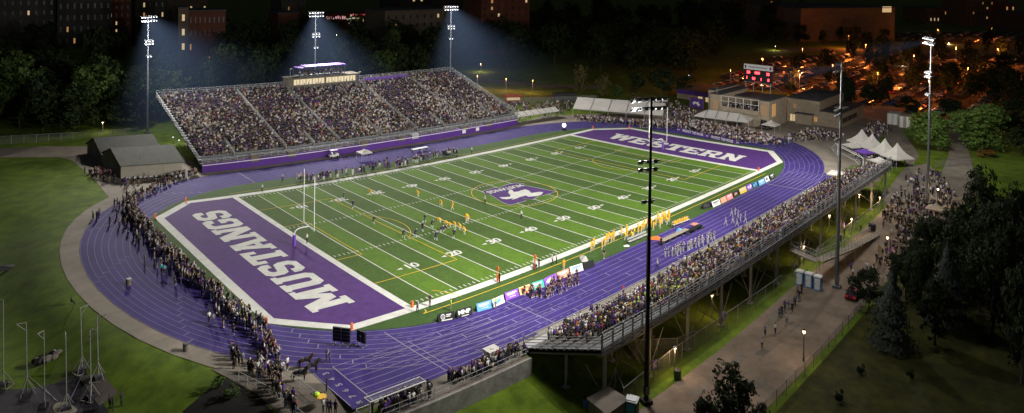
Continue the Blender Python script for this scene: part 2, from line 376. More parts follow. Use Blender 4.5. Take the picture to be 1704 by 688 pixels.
def rect(x0, y0, x1, y1, z=.1, w=.075):
    for a in ((x0, y0, x1, y0), (x1, y0, x1, y1), (x1, y1, x0, y1)): sline(*a, w, z, 4)
def circ(cx, cy, r, a0, a1, z=.105, w=.075):
    n = 30; A = []; Bq = []
    for k in range(n+1):
        t = a0+(a1-a0)*k/n; A.append((cx+(r-w)*math.cos(t), cy+(r-w)*math.sin(t), z)); Bq.append((cx+(r+w)*math.cos(t), cy+(r+w)*math.sin(t), z))
    mb.strip(A, Bq)
rect(.3, 9.6, 16.8, 49.7); rect(.3, 20.7, 5.3, 39.1); rect(FL-.3, 9.8, FL-16.5, 50.2); rect(FL-.3, 20.7, FL-5.5, 39.1)
circ(11, 29.9, 9.15, -.9, .9); circ(FL-11, 29.9, 9.15, math.pi-.9, math.pi+.9); circ(50.3, 30.3, 9.15, 0, 2*math.pi)
sline(0, -2.9, FL-1, -2.9, .075, .1); sline(-.5, 62.1, FL, 62.1, .06, .1); circ(0, -1.9, 1, -math.pi/2, 0); circ(0, -2.9, 8, .15, .75)
struct('soccer_lines', mb.bent(), M['yellow_paint'])
# ---- painted block letters: strokes in a unit cell (u along the word, w up)
t_ = .27; q = .15
def RQ(a, b, c, d): return [(a, b), (c, b), (c, d), (a, d)]
GL = {
'M': [RQ(.07, 0, .29, 1), RQ(.71, 0, .93, 1), [(.07, 1), (.33, 1), (.60, .2), (.40, .2)], [(.67, 1), (.93, 1), (.60, .2), (.40, .2)], RQ(0, 0, .37, q), RQ(.63, 0, 1, q), RQ(0, 1-q, .3, 1), RQ(.7, 1-q, 1, 1)],
'U': [RQ(.07, .24, .37, 1), RQ(.63, .24, .93, 1), [(.07, .25), (.07, .16), (.2, 0), (.8, 0), (.93, .16), (.93, .25), (.63, .25), (.58, .19), (.42, .19), (.37, .25)], RQ(0, 1-q, .44, 1), RQ(.56, 1-q, 1, 1)],
'S': [[(.04, .16), (.2, 0), (.8, 0), (.96, .16), (.96, .42), (.84, .58), (.33, .66), (.33, .76), (.42, .82), (.6, .82), (.66, .76), (.66, .68), (.94, .68), (.94, .86), (.8, 1), (.2, 1), (.04, .86), (.04, .58), (.16, .44), (.67, .36), (.67, .24), (.58, .18), (.4, .18), (.34, .24), (.34, .33), (.04, .33)]],
'T': [RQ(.34, 0, .66, 1), RQ(0, 1-.19, 1, 1), RQ(0, .62, .2, 1), RQ(.8, .62, 1, 1), RQ(.22, 0, .78, q)],
'A': [[(.06, 0), (.34, 0), (.58, 1), (.34, 1)], [(.66, 0), (.94, 0), (.66, 1), (.42, 1)], RQ(.25, .22, .75, .38), RQ(0, 0, .4, q), RQ(.6, 0, 1, q), RQ(.25, 1-q, .7, 1)],
'N': [RQ(.07, 0, .31, 1), RQ(.69, 0, .93, 1), [(.07, 1), (.36, 1), (.93, 0), (.64, 0)], RQ(0, 0, .4, q), RQ(.6, 1-q, 1, 1), RQ(0, 1-q, .3, 1)],
'G': [[(.96, .68), (.96, .86), (.8, 1), (.2, 1), (.04, .84), (.04, .16), (.2, 0), (.8, 0), (.96, .16), (.96, .52), (.55, .52), (.55, .36), (.66, .36), (.66, .24), (.58, .19), (.42, .19), (.35, .25), (.35, .75), (.42, .81), (.58, .81), (.65, .75), (.65, .68)]],
'W': [[(.02, 1), (.27, 1), (.38, 0), (.2, 0)], [(.98, 1), (.73, 1), (.62, 0), (.8, 0)], [(.38, 0), (.2, 0), (.42, 1), (.58, 1)], [(.62, 0), (.8, 0), (.58, 1), (.42, 1)], RQ(-.06, 1-q, .33, 1), RQ(.67, 1-q, 1.06, 1)],
'E': [RQ(.08, 0, .38, 1), RQ(0, 0, 1, .2), RQ(0, .8, 1, 1), RQ(.3, .41, .75, .59), RQ(.78, .1, 1, .34), RQ(.78, .66, 1, .9)],
'R': [RQ(.08, 0, .37, 1), RQ(0, 0, .46, q), RQ(0, .82, .8, 1), RQ(.3, .4, .8, .56), [(.66, .48), (.8, .4), (.94, .52), (.94, .86), (.8, 1), (.66, .9)], [(.48, .45), (.76, .45), (.98, 0), (.66, 0)], RQ(.62, 0, 1.04, q)],
}
def word(mb, s, org, dirr, up, cells, h, z, shear=0.0):
    """cells: (start, width) along the word for each letter"""
    for ch, (a, w) in zip(s, cells):
        for i, st in enumerate(GL[ch]):
            P = [(org[0]+dirr[0]*(a+u*w+shear*v)+up[0]*v*h, org[1]+dirr[1]*(a+u*w+shear*v)+up[1]*v*h, z+.003*i) for u, v in st]
            ar = sum(P[k][0]*P[(k+1) % len(P)][1]-P[(k+1) % len(P)][0]*P[k][1] for k in range(len(P)))
            mb.poly(P if ar > 0 else P[::-1])
mb = MB()
word(mb, 'MUSTANGS', (-5.8, 5.7), (0, 1), (-1, 0), [(0, 7.4), (7.75, 5.7), (13.75, 5.2), (19.2, 5.6), (24.6, 6.2), (30.9, 6.3), (37.2, 5.2), (42.4, 5.1)], 7.1, .115)
struct('word_mustangs', mb.bent(), M['white_paint'])
mb = MB()
word(mb, 'WESTERN', (105.3, 50.6), (0, -1), (1, 0), [(0, 7.2), (7.6, 5.2), (13.3, 5.2), (18.9, 5.6), (24.6, 5.2), (30.2, 5.5), (36.2, 5.9)], 6.3, .115, -.6)
struct('word_western', mb.bent(), M['white_paint'])
# ---- midfield emblem: purple plate with a white edge, a running horse and a band of lettering
def epx(L, z): return [tuple(at(780+a/10.65, 290+b/10.65, z)) for a, b in L]
PLT = [(240, 300), (470, 237), (560, 243), (595, 212), (720, 172), (830, 155), (975, 165), (980, 195), (1555, 310), (1300, 388), (1185, 372), (1235, 405), (1130, 452), (950, 428), (1030, 470), (735, 552), (612, 512), (370, 362), (285, 352)]
mb = MB(); mb.poly(epx(PLT, .108), 0); cq = (760, 340); mb.poly(epx([(a+(cq[0]-a)*.016, b+(cq[1]-b)*.022) for a, b in PLT], .116), 1)
HRS = [(540, 410), (600, 440), (690, 445), (790, 425), (760, 455), (850, 432), (905, 407), (1010, 378), (1060, 402), (1180, 392), (1280, 372), (1322, 320), (1240, 315), (1110, 335), (1065, 290), (1000, 270), (930, 288), (880, 308), (800, 318), (765, 275), (720, 280), (698, 330), (740, 370), (735, 402), (640, 408)]
mb.poly(epx(HRS, .124), 0)
tv, tf = text_mesh('MUSTANGS', 1.0, .03); wx = max(abs(v[0]) for v in tv); a0, b0 = at(780+330/10.65, 290+330/10.65, .13), at(780+945/10.65, 290+192/10.65, .13); dv_ = (a0-b0); nv_ = Vector((-dv_.y, dv_.x, 0)).normalized()
mb.add([tuple((a0+b0)/2+dv_*(x/(2*wx))+nv_*(y*2.3)) for x, y, z in tv], tf, 0)
struct('midfield_emblem', mb, [M['white_paint'], M['purple_paint']])
# ---- paving, road, plaza
def ribbon(mb, A, Bq, na, nc, dz, m=0, plan=True):
    def res(P, n):
        P = [Vector(p) for p in P]; L = [0]
        for a, b in zip(P, P[1:]): L.append(L[-1]+(b-a).length)
        out = []
        for k in range(n+1):
            t = L[-1]*k/n; i = next((i for i in range(len(L)-1) if L[i+1] >= t-1e-6), len(L)-2); f = (t-L[i])/max(1e-6, L[i+1]-L[i]); out.append(P[i].lerp(P[i+1], f))
        return out
    A = res(A, na); Bq = res(Bq, na); g = []
    for a, b in zip(A, Bq):
        row = []
        for j in range(nc+1):
            p = a.lerp(b, j/nc); row.append(tuple(B(p.x, p.y, T(p.x, p.y)+dz)) if plan else (p.x, p.y, dz))
        g.append(row)
    for p, q in zip(g, g[1:]):
        for j in range(nc): mb.quad(p[j], q[j], q[j+1], p[j+1], m)
mb = MB(); ribbon(mb, [(-42, 106.3), (-28, 104), (-25.3, 100), (-24.3, 82), (-24.8, 70), (-24, 64.5)], [(-30, 116), (-14, 112), (0, 108), (2, 90), (1, 80), (-1, 78.5)], 30, 14, .014); struct('paving', mb, M['concrete'])
mb = MB(); ribbon(mb, [(-90, 112), (-60, 109), (-41, 106)], [(-90, 120), (-60, 117), (-30, 115.5)], 14, 3, .012); struct('path', mb, M['concrete_dark'])
mb = MB(); ribbon(mb, [(-31.5, -2), (-28.6, -9), (-27.2, -16), (-27, -26)], [(-24, -3), (-20.5, -9), (-20.5, -17.6), (-20.4, -21.27)], 14, 6, .013); ribbon(mb, [(-20.5, -17.5), (2.6, -17.5)], [(-20.5, -21.27), (2.6, -21.27)], 8, 4, .013); struct('walkway', mb, M['concrete_dark'])
mb = MB(); ribbon(mb, [(-37, -7), (-34, -14), (-33, -30)], [(-30.4, -4.5), (-28.4, -10.5), (-27.3, -30)], 12, 3, .03); struct('drive', mb, M['asphalt'])
mb = MB(); ribbon(mb, [(-25, -47.6), (14, -47.6), (50, -47.6), (80, -48), (100, -50), (118, -52)], [(-25, -37), (10, -35.2), (26, -35.3), (50, -34.6), (72, -35), (98, -34)], 60, 6, .05); struct('road', mb, M['road'])
mb = MB(); ribbon(mb, [(100, -46), (112, -44), (122, -38), (128, -34)], [(97, -35), (105, -30), (108, -24), (106, -17)], 10, 6, .055); struct('pavement', mb, M['concrete_dark'])
mb = MB(); ribbon(mb, [(104.5, -17.8), (113, -26), (121, -26), (132, -21), (150, -13), (166, -16), (200, -12), (240, 0)], [(92.8, 80), (115, 84), (135, 72), (150, 60), (165, 50), (185, 36), (240, 14)], 50, 24, .006); struct('plaza', mb, M['plaza'])
mb = MB(); ribbon(mb, [(188, -22.4), (138.3, -37), (115.4, -40.8), (104.3, -42.9)], [(189.4, -26.1), (140.3, -42.1), (118.4, -48.6), (103.2, -50.3)], 40, 4, .05); ribbon(mb, [(154, -13.1), (132.5, -25.8), (108.9, -38), (100, -44)], [(169, -13.4), (136.9, -29), (114.7, -41), (103.5, -46.6)], 40, 4, .062); struct('footpath', mb, M['plaza'])
mb = MB(); ribbon(mb, [(-40, -49), (10, -48.9), (56, -48.7), (90, -52)], [(-40, -110), (10, -105), (60, -105), (90, -100)], 40, 12, .03); struct('lawn', mb, M['lawn_shaded'])  # darkened sheet over the grass, the slope's shade put into its colour
mb = MB(); ribbon(mb, [(103, -31), (124, -30.5)], [(106, -22), (121, -27.5)], 8, 3, .065); ribbon(mb, [(123, -31.5), (150, -28)], [(128, -34.5), (142, -36)], 8, 3, .066); struct('verge', mb, M['grass'])
mb = MB(); mbp_ = MB()
for x in range(-10, 100, 6): sline(x+.0, -35.6, x+R.uniform(-.6, .6), -47.3, .05, -2.93 if x < 92 else -2.9, 3) if x < 90 else None
sline(-10, -41.4, 88, -41.2, .05, -2.93, 3)
for k in range(16):
    x, y = R.uniform(0, 88), R.uniform(-46.5, -36.5); r_ = R.uniform(.5, 1.8); mbp_.poly([(x+r_*R.uniform(.7, 1.5)*math.cos(a*.7), y+r_*R.uniform(.5, .9)*math.sin(a*.7), -2.94+.0007*k) for a in range(9)])
struct('road_joints', mb.bent(), M['concrete_dark']); struct('road_stains', mbp_.bent(), M['concrete_dark'])
# throwing pad at the lower left
mb = MB(); ribbon(mb, [(-62, 5), (-51, 4.6), (-45.5, 5.6)], [(-60, -12), (-50, -10), (-44.6, -4)], 8, 5, .05); ribbon(mb, [(-46.6, 5.2), (-43.6, 3.0)], [(-45.4, -1.5), (-42.8, -.5)], 3, 3, .07, 1); struct('throwing_pad', mb, [M['black_asphalt'], M['concrete_dark']])
mb = MB(); cx, cy = -49.3, -.5; mb.poly([tuple(B(cx+1.5*math.cos(a*math.pi/12), cy+1.5*math.sin(a*math.pi/12), T(cx, cy)+.1)) for a in range(24)]); struct('throwing_circle', mb, M['concrete'])
mb = MB()
for a in ((-49.3, -.5, -52.5, 7.5), (-49.3, -.5, -44.5, 7.0)): 
    p = Vector(a[:2]); d = Vector(a[2:]); q = (d-p).normalized(); w = Vector((-q.y, q.x))*.05
    mb.quad(*[tuple(B(*c, T(*c)+.11)) for c in (p+q*1.6+w, p+q*1.6-w, d-w, d+w)])
struct('sector_lines', mb, M['white_line'])
# ================================================================== STANDS
def plane_far(y): return 2.7+.32*(y-81)
AISLES = [0.6, 23.5, 39.0, 63.8, 82.0, 100.4]
g = thing('grandstand', 'tall far grandstand with purple front wall and silver railings', 'grandstand', B(50, 95))
def bp(name, mb, mats, parent, bend=True, smooth=False):
    if bend: mb.bent()
    return mb.build(name, mats, parent, origin=parent.location, smooth=smooth)
mb = MB(); rows = 26; dy = (111.9-81)/rows
for k in range(rows):
    y = 81+k*dy; z = plane_far(y); xs = grid_vals(0, 101, 5)
    mb.strip([(x, y, z-.37) for x in xs], [(x, y, z) for x in xs]); mb.strip([(x, y, z) for x in xs], [(x, y+dy, z) for x in xs])
mb.strip([(x, 81, 2.2) for x in grid_vals(0, 101, 5)], [(x, 112, 12.1) for x in grid_vals(0, 101, 5)], 1)
bp('seating_deck', mb, [M['steel_dark'], M['black']], g)
mb = MB(); bbeam(mb, .4, 99.5, 79.5, 0, 79.9, 2.05); bp('front_wall', mb, [M['purple']], g)
mb = MB(); bbeam(mb, .4, 99.5, 79.44, 1.62, 79.5, 1.78); bp('wall_stripe', mb, [M['white']], g)
mb = MB(); bbeam(mb, 0, 100.5, 79.9, 1.9, 81.0, 2.1); bp('front_walkway', mb, [M['concrete']], g)
mb = MB()
for z in (2.5, 2.85, 3.15): bbeam(mb, .4, 99.5, 79.62, z, 79.68, z+.06)
for x in grid_vals(.4, 99.5, 1.8): mb.box(x-.04, 79.6, 2.05, x+.04, 79.7, 3.2)
bp('front_railing', mb, [M['galv']], g)
mb = MB()
for z in (12.9, 13.5, 14.1): bbeam(mb, 0, 101, 111.95, z, 112.02, z+.07)
for x in grid_vals(0, 101, 2.1): mb.box(x-.05, 111.9, 12.3, x+.05, 112.0, 14.15)
bp('back_railing', mb, [M['galv']], g)
mb = MB(); mb.strip([(x, 111.93, 12.5) for x in grid_vals(0, 101, 5)], [(x, 111.93, 14.1) for x in grid_vals(0, 101, 5)]); bp('back_mesh', mb, [M['chainlink']], g)
for x in (0, 101):
    mb = MB(); P = [(x, y, plane_far(y)) for y in grid_vals(81, 112, 1.55)]
    for h in (.15, .65, 1.15): mb.path([(a, b, c+h) for a, b, c in P], .07, 4)
    for a, b, c in P: mb.tube((a, b, c-.1), (a, b, c+1.2), .06, n=4)
    for p, q_ in zip(P, P[1:]): mb.tube((p[0], p[1], p[2]+.1), (q_[0], q_[1], q_[2]+1.15), .045, n=4)
    bp('side_railing', mb, [M['alum']], g)
for x, y0, y1 in [(a, 81, 112 if not 40 < a < 62 else 109) for a in AISLES[1:-1]]+[(9.5, 81, 88), (31.5, 81, 88), (52, 81, 91), (73, 81, 89), (92, 81, 90)]:
    mb = MB()
    for k in range(int((y1-y0)/dy*2)):
        y = y0+k*dy/2; z = plane_far(y); mb.box(x-.38, y, z-.1, x+.38, y+dy/2, z+.09)
    bp('stair', mb, [M['concrete_dark']], g)
    mb = MB(); P = [(x, y, plane_far(y)) for y in grid_vals(y0+.6, y1-1, 1.5)]
    for i in range(0, len(P)-1):
        for h in (.55, 1.0): mb.tube((P[i][0], P[i][1], P[i][2]+h), (P[i+1][0], P[i+1][1], P[i+1][2]+h), .06, n=4)
        mb.tube((P[i][0], P[i][1], P[i][2]), (P[i][0], P[i][1], P[i][2]+1.0), .06, n=4)
    bp('stair_railing', mb, [M['alum']], g)
for x in (14, 24, 45, 57, 61.5, 79, 88):
    mb = MB(); mb.box(x-1.1, 79.46, 1.2, x+1.1, 79.86 if 0 else 79.98, 3.0 if x in (14, 45) else 2.6); bp('gate_panel', mb, [M['concrete_dark'] if x != 61.5 else M['galv']], g)
# emblem marks on the wall
for x in (78.5, 83.5):
    mb = MB(); mb.box(x-.6, 79.38, .5, x+.6, 79.43, 1.5); bp('wall_sign', mb, [M['white']], g)
# press box on top of the stand
pb = thing('press_box', 'long pale press box with a row of lit windows on top of the far grandstand', 'press box', B(50.5, 111))
mb = MB(); bbeam(mb, 39, 62.3, 109.4, 11.2, 113, 15.3); bbeam(mb, 38.6, 62.7, 109.0, 15.3, 113.3, 15.55, 1); bp('box_wall', mb, [M['press_wall'], M['concrete_dark']], pb)
for i in range(10):
    x = 40.6+i*2.06+(.5 if i > 4 else 0)
    mb = MB(); mb.box(x, 109.33, 13.3, x+1.85, 109.36, 14.95); mb.bent(); w = mb.build('window', [M['win_press']], pb, origin=pb.location)
    mb = MB(); mb.box(x+.83, 109.29, 13.35, x+.92, 109.32, 14.75); mb.box(x-.06, 109.27, 13.25, x+1.81, 109.325, 13.35); mb.bent(); mb.build('mullion', [M['steel_dark']], w, origin=pb.location)
    for k in range(1):
        px = x+R.uniform(.2, 1.4); mb = MB(); mb.box(px, 109.315, 13.4, px+.24, 109.325, R.uniform(13.7, 14.0)); mb.bent(); mb.build('silhouette', [M['dark_cloth']], w, origin=pb.location)
cn = thing('camera_deck', 'open rooftop deck with a purple canopy above the lit press box', 'deck', B(50, 111))
mb = MB()
bbeam(mb, 44.6, 58.2, 109.3, 18.35, 113.4, 18.6)
bbeam(mb, 42.2, 44.6, 109.6, 18.1, 113.0, 18.3); bp('canopy', mb, [M['purple_roof']], cn)
mb = MB()
for x in (42.4, 44.8, 48, 51, 54, 57.9):
    for y in (109.6, 113): mb.tube((x, y, 15.5), (x, y, 18.4), .07, n=5)
for z in (16.1, 16.6): bbeam(mb, 42.4, 58, 109.55, z, 109.6, z+.06)
bp('deck_frame', mb, [M['steel_dark']], cn)
mb = MB(); bbeam(mb, 42.4, 58, 109.6, 15.56, 113, 15.7); bp('deck_floor', mb, [M['steel_dark']], cn)
vd = thing('viewing_platform', 'purple fronted platform beside the press box at the top of the far grandstand', 'platform', B(73, 111))
mb = MB(); bbeam(mb, 65, 81.5, 110.0, 12.0, 110.2, 13.5); bbeam(mb, 65, 81.5, 110.2, 12.3, 113, 12.5); bp('front_panel', mb, [M['purple_roof']], vd)
mb = MB()
for z in (13.95, 13.6): bbeam(mb, 65, 81.5, 110.02, z, 110.08, z+.07)
for x in lin(65, 81.5, 7): mb.tube((x, 110.05, 13), (x, 110.05, 14), .05, n=4)
bp('platform_railing', mb, [M['galv']], vd)
for i, (x, w) in enumerate(((40.0, 'left end'), (63.6, 'right end'))):
    t = thing('security_light', 'small lamp on a short pole at the %s of the press box' % w, 'light', B(x, 110.5, 13 if i else 15.5))
    m1 = MB(); m1.tube((0, 0, 0), (0, 0, 2.6), .07, n=5); m1.build('pole', [M['galv']], t); m1 = MB(); m1.box(-.1, -.5, 2.5, .35, 0, 2.75); m1.build('lamp_head', [M['galv'], ], t)
# ---- near stand on tall legs
NX0, NX1, NY0, NY1, NR = 3.4, 105.0, -20.6, -32.2, 12
def plane_near(y): return .9+(NY0-y)*.33
g = thing('grandstand', 'near grandstand on tall steel legs seen from behind, full of spectators', 'grandstand', B(50, -26))
mb = MB(); d = (NY0-NY1)/NR; xs = grid_vals(NX0, NX1, 4)
for k in range(NR):
    y = NY0-k*d; z = plane_near(y); mb.strip([(x, y, z-.37) for x in xs], [(x, y, z) for x in xs]); mb.strip([(x, y, z) for x in xs], [(x, y-d, z) for x in xs])
bp('seating_deck', mb, [M['steel_dark']], g)
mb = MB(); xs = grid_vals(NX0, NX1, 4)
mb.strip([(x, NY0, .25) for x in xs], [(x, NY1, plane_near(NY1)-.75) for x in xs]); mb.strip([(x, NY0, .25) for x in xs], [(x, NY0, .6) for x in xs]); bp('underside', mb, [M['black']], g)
mb = MB(); bbeam(mb, NX0, NX1, NY0, .55, -19.2, .75); bp('front_walkway', mb, [M['alum']], g)
def back_rail(mb, P, hs, r=.055, post=1.9, hp=1.25):
    for h in hs: mb.path([(a, b, c+h) for a, b, c in P], r, 4)
zb = plane_near(NY1)
for nm, hs in (('back_railing', (.2, .6, 1.0, 1.4, 1.85)),):
    mb = MB()
    for h in hs: bbeam(mb, NX0, NX1, NY1-.06, zb+h, NY1, zb+h+.08, step=4)
    for x in grid_vals(NX0, NX1, 1.95): mb.box(x-.085, NY1-.2, zb-1.0, x+.085, NY1-.06, zb+1.95)
    bp(nm, mb, [M['galv']], g)
mb = MB()
for z, h in ((zb-1.0, .26), (zb-.45, .14), (zb-.05, .16)): bbeam(mb, NX0, NX1, NY1-.3, z, NY1-.1, z+h, step=4)
bp('back_beam', mb, [M['steel_mid']], g)
for X in (NX0, NX1):
    mb = MB(); P = [(X, y, plane_near(y)) for y in grid_vals(NY0+1.2, NY1, 1.6)]
    for h in (.2, .6, 1.0, 1.35): mb.path([(a, b, c+h) for a, b, c in P], .05, 4)
    for a, b, c in P: mb.tube((a, b, c-.8), (a, b, c+1.5), .055, n=4)
    mb.path([(a, b, c-.7) for a, b, c in P], .14, 4); mb.path([(a, b, c-.15) for a, b, c in P], .09, 4)
    bp('side_railing', mb, [M['steel_mid']], g)
for i, x in enumerate(grid_vals(NX0+1.4, NX1-1.4, 9.1)):
    for y in (-31.6, -25.5):
        mb = MB(); zt = plane_near(y)-.6; mb.tube((x, y, T(x, y)-.1), (x, y, zt), .24 if y < -30 else .16, n=8); mb.box(x-.4, y-.4, T(x, y)-.05, x+.4, y+.4, T(x, y)+.15)
        bp('leg', mb, [M['galv']], g)
        if y < -30:
            for zz, dx_ in ((2.2, 3.4), (3.2, -3.2)):
                mb = MB(); mb.tube((x, y-.05, -2.2), (x+dx_, y+.2, zz), .035, n=4); bp('brace', mb, [M['galv']], g)
    mb = MB(); mb.tube((x, -31.5, plane_near(-31.6)-.7), (x, -21, .1), .16, n=4); mb.tube((x, -31.6, -1.2), (x, -25.5, plane_near(-25.5)-.7), .05, n=4)
    if i % 2 == 0 and x+9 < NX1: mb.tube((x, -31.6, -2.6), (x+8.9, -31.6, 3.4), .06, n=4); mb.tube((x, -31.6, 3.4), (x+8.9, -31.6, -2.6), .06, n=4)
    bp('cross_beam', mb, [M['steel_dark']], g)
mb = MB(); 
for z in (3.45, ): bbeam(mb, NX0, NX1, -31.7, z, -31.5, z+.25, step=4)
bp('stringer', mb, [M['steel_dark']], g)
mb = MB()
for k in range(11): mb.box(8.6, -31.5+0.0+k*.0-.0, 0, 8.6, -31.5, 0) if 0 else mb.box(9.2+k*.32, -31.0, 3.6-k*.42, 9.6+k*.32, -29.4, 3.68-k*.42)
mb.tube((9.2, -31.0, 3.5), (12.8, -31.0, -1.1), .1, n=4); mb.tube((9.2, -29.4, 3.5), (12.8, -29.4, -1.1), .1, n=4)
bp('stair', mb, [M['wood_red'] if 0 else M['concrete']], g)
for k in range(1, NR-1, 2):
    mb = MB(); y = NY0-k*d-.35; z = plane_near(NY0-k*d)+.42; bbeam(mb, NX0+.3, NX1-.3, y-.25, z, y, z+.06, step=4); bp('bench', mb, [M['galv' if 0 else 'concrete_dark']], g)
# ================================================================== FENCES
def fence(name, label, pts, h, gap, cat='fence', m='galv', link='chainlink', rails=(1.0,), r=.035, rp=.04, group=None):
    P = [Vector(p) for p in pts]; t = thing(name, label, cat, P[0], 0, group); Q = []
    for a, b in zip(P, P[1:]):
        n = max(1, round((b-a).length/gap)); Q += [a.lerp(b, k/n) for k in range(n)]
    Q.append(P[-1]); up = Vector((0, 0, h)); mb = MB()
    mb.tube((0, 0, 0), up, rp, n=4); pm = mb.mesh('post', [M[m]])
    for p in Q[:100]: ob('post', pm, t, p-t.location)
    mb = MB()
    for f in rails: mb.path([p+up*f for p in Q], r, 4)
    mb.build('rail', [M[m]], t, origin=t.location)
    if link:
        mb = MB(); mb.strip([p+Vector((0, 0, .03)) for p in Q], [p+up*.98 for p in Q]); mb.build('wire_mesh', [M[link]], t, origin=t.location)
    return t
def BP(L, dz=0): return [B(x, y, T(x, y)+dz) for x, y in L]
fence('chainlink_fence', 'long grey chain link fence in front of the woods at the upper left', BP([(-110, 132), (-70, 124), (-40, 120), (-14, 120), (-2, 121)]), 2.2, 3.0)
fence('chainlink_fence', 'chain link fence between the road and the dark sloping lawn', BP([(6, -48.4), (30, -48.5), (50, -48.3), (56, -48.2)]), 2.1, 3.0, m='steel_dark')
fence('chainlink_fence', 'tall chain link fence on the grass verge beside the legs of the near grandstand', BP([(9, -30), (6, -33.6), (17, -32.6), (40, -33.2), (48, -33.4)]), 2.4, 3.2)
fence('chainlink_fence', 'chain link fence under the deck of the near grandstand', BP([(14.8, -25.5), (20.6, -31.4), (24, -32.2)]), 2.4, 3.2)
fence('chainlink_fence', 'low wire fence along the track in front of the near grandstand', [B(x, -18.6, .04) for x in lin(3.2, 92, 30)], 1.25, 3.0, rails=(1.0, .5))
fence('chainlink_fence', 'tall chain link fence running down the verge below the far end of the near grandstand', BP([(62, -33.5), (80, -33.5), (97, -33.8), (103, -31)]), 2.4, 3.2)
fence('chainlink_fence', 'dark fence behind the food trucks beyond the far grandstand', [B(108, 112), B(122, 103), B(146, 88)], 2.4, 3.5, m='steel_dark')
fence('crowd_barrier', 'steel hand rail along the top of the concrete retaining wall', [B(x, -20.9, .05) for x in lin(-19.6, 2.4, 9)], 1.1, 1.6, 'barrier', link=None, rails=(1.0, .5))
fence('crowd_barrier', 'grey pipe rail beside the police horses', BP([(-29.6, -6.0), (-27.4, -10.8), (-26.3, -15.5), (-26, -18)], .05), 1.2, 1.5, 'barrier', link='netting', rails=(1.0, .5))
fence('crowd_barrier', 'pipe rail along the inner edge of the walkway near the horses', BP([(-25.0, -4.9), (-24.2, -9), (-23.4, -13.6)], .05), 1.1, 1.5, 'barrier', link=None, rails=(1.0, .55))
fence('crowd_barrier', 'long dark barrier leading up the footpath between the two round trees', [B(131, -45, 0), B(124, -37.5, 0)], 2.0, 2.5, 'barrier', m='steel_dark', link='chainlink')
w = MB(); bbeam(w, -20.5, 2.7, -21.62, -3.2, -21.3, .12, step=3); w.bent(); t = w.build('retaining_wall', [M['wall_concrete']]); tag(t, 'weathered concrete retaining wall above the grass at the bottom of the photo', 'wall')
# dark wall under the left end of the near stand
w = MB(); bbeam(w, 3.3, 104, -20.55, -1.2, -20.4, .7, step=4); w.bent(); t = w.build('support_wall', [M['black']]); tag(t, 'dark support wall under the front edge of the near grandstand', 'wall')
# ramp from the road up to the near stand
t = thing('ramp', 'pale wooden access ramp with hand rails leading from the road to the near grandstand', 'ramp', B(60, -34))
mb = MB()
def rpath(P, wd):
    for a, b in zip(P, P[1:]):
        a = Vector(a); b = Vector(b); n = Vector((-(b-a).y, (b-a).x, 0)).normalized()*wd
        mb.quad(a+n, b+n, b-n, a-n, 0); k = Vector((0, 0, .25)); mb.quad(a+n-k, b+n-k, b+n, a+n, 0); mb.quad(a-n-k, b-n-k, b-n, a-n, 0)
RP = [tuple(B(54.5, -32, 1.4)), tuple(B(54, -37.2, .6)), tuple(B(66, -38.2, -.9)), tuple(B(80, -38.0, -2.8))]
rpath(RP, .9); mb.build('deck', [M['concrete']], t, origin=t.location); mb = MB()
for s in (-.95, .95):
    for a, b in zip(RP, RP[1:]):
        a = Vector(a); b = Vector(b); n = Vector((-(b-a).y, (b-a).x, 0)).normalized()*s; k = max(2, int((b-a).length/1.5))
        for h in (.55, 1.1): mb.tube(a+n+Vector((0, 0, h)), b+n+Vector((0, 0, h)), .045, n=4)
        for i in range(k+1): p = a.lerp(b, i/k)+n; mb.tube((p.x, p.y, (max(-3, p.z-2.5) if i % 3 == 0 else p.z)), p+Vector((0, 0, 1.1)), .04, n=4)
mb.build('hand_rail', [M['galv']], t, origin=t.location)
# ================================================================== FLOODLIGHT MASTS
lamp_mb = MB(); lamp_mb.box(-.2, -.27, -.14, .2, .27, .14, 0); lamp_mb.quad((.205, -.22, -.1), (.205, .22, -.1), (.205, .22, .1), (.205, -.22, .1), 1); lamp_mb.box(-.45, -.25, .05, -.22, .25, .2, 0)
LAMP_ON = lamp_mb.mesh('lamp', [M['steel_dark'], M['lamp_white']])
def mast(label, x, y, h, aim, base_z=None, pm='mast_grey', mids=(.79, .765), small=.66, wide=2.6, nt=6):
    p = B(x, y, T(x, y) if base_z is None else base_z); q = B(*aim); rz = math.atan2(q.y-p.y, q.x-p.x)
    t = thing('floodlight_mast', label, 'floodlight', p, rz, 'floodlight masts around the field')
    H = h-p.z
    mb = MB(); mb.tube((0, 0, 0), (0, 0, H*.5), .3, .22, 10); mb.tube((0, 0, H*.5), (0, 0, H), .22, .13, 10); mb.box(-.6, -.6, -.1, .6, .6, .5); mb.build('pole', [M[pm]], t)
    def bank(z, w, n, off=.35):
        mb = MB(); mb.box(off-.08, -w, z-.07, off+.08, w, z+.07); mb.box(0, -.1, z-.1, off, .1, z+.1); mb.build('crossarm', [M['steel_dark']], t)
        for k in range(n):
            yy = -w+2*w*(k+.5)/n; o = ob('lamp', LAMP_ON, t, (off+.25, yy, z-.28)); o.rotation_euler = (0, math.radians(28), (k-(n-1)/2)*.12)
    bank(H-.25, wide, nt); bank(H-1.35, wide, nt)
    for f in mids: bank(H*f, 1.5, 3)
    bank(H*small, .9, 2)
    mb = MB(); mb.box(-.35, -.25, 1.2, .35, .25, 2.2); mb.tube((.3, .12, 0), (.3, .12, H*.55), .03, n=4); mb.build('control_box', [M['steel_dark']], t)
    return t, p, H
MASTS = []
MASTS.append(mast('floodlight mast standing behind the two sheds, leftmost of the lit masts', 1.1, 122.8, 33.8, (40, 40)))
MASTS.append(mast('floodlight mast rising behind the purple canopy of the press box', 56.6, 125, 33.8, (50, 30)))
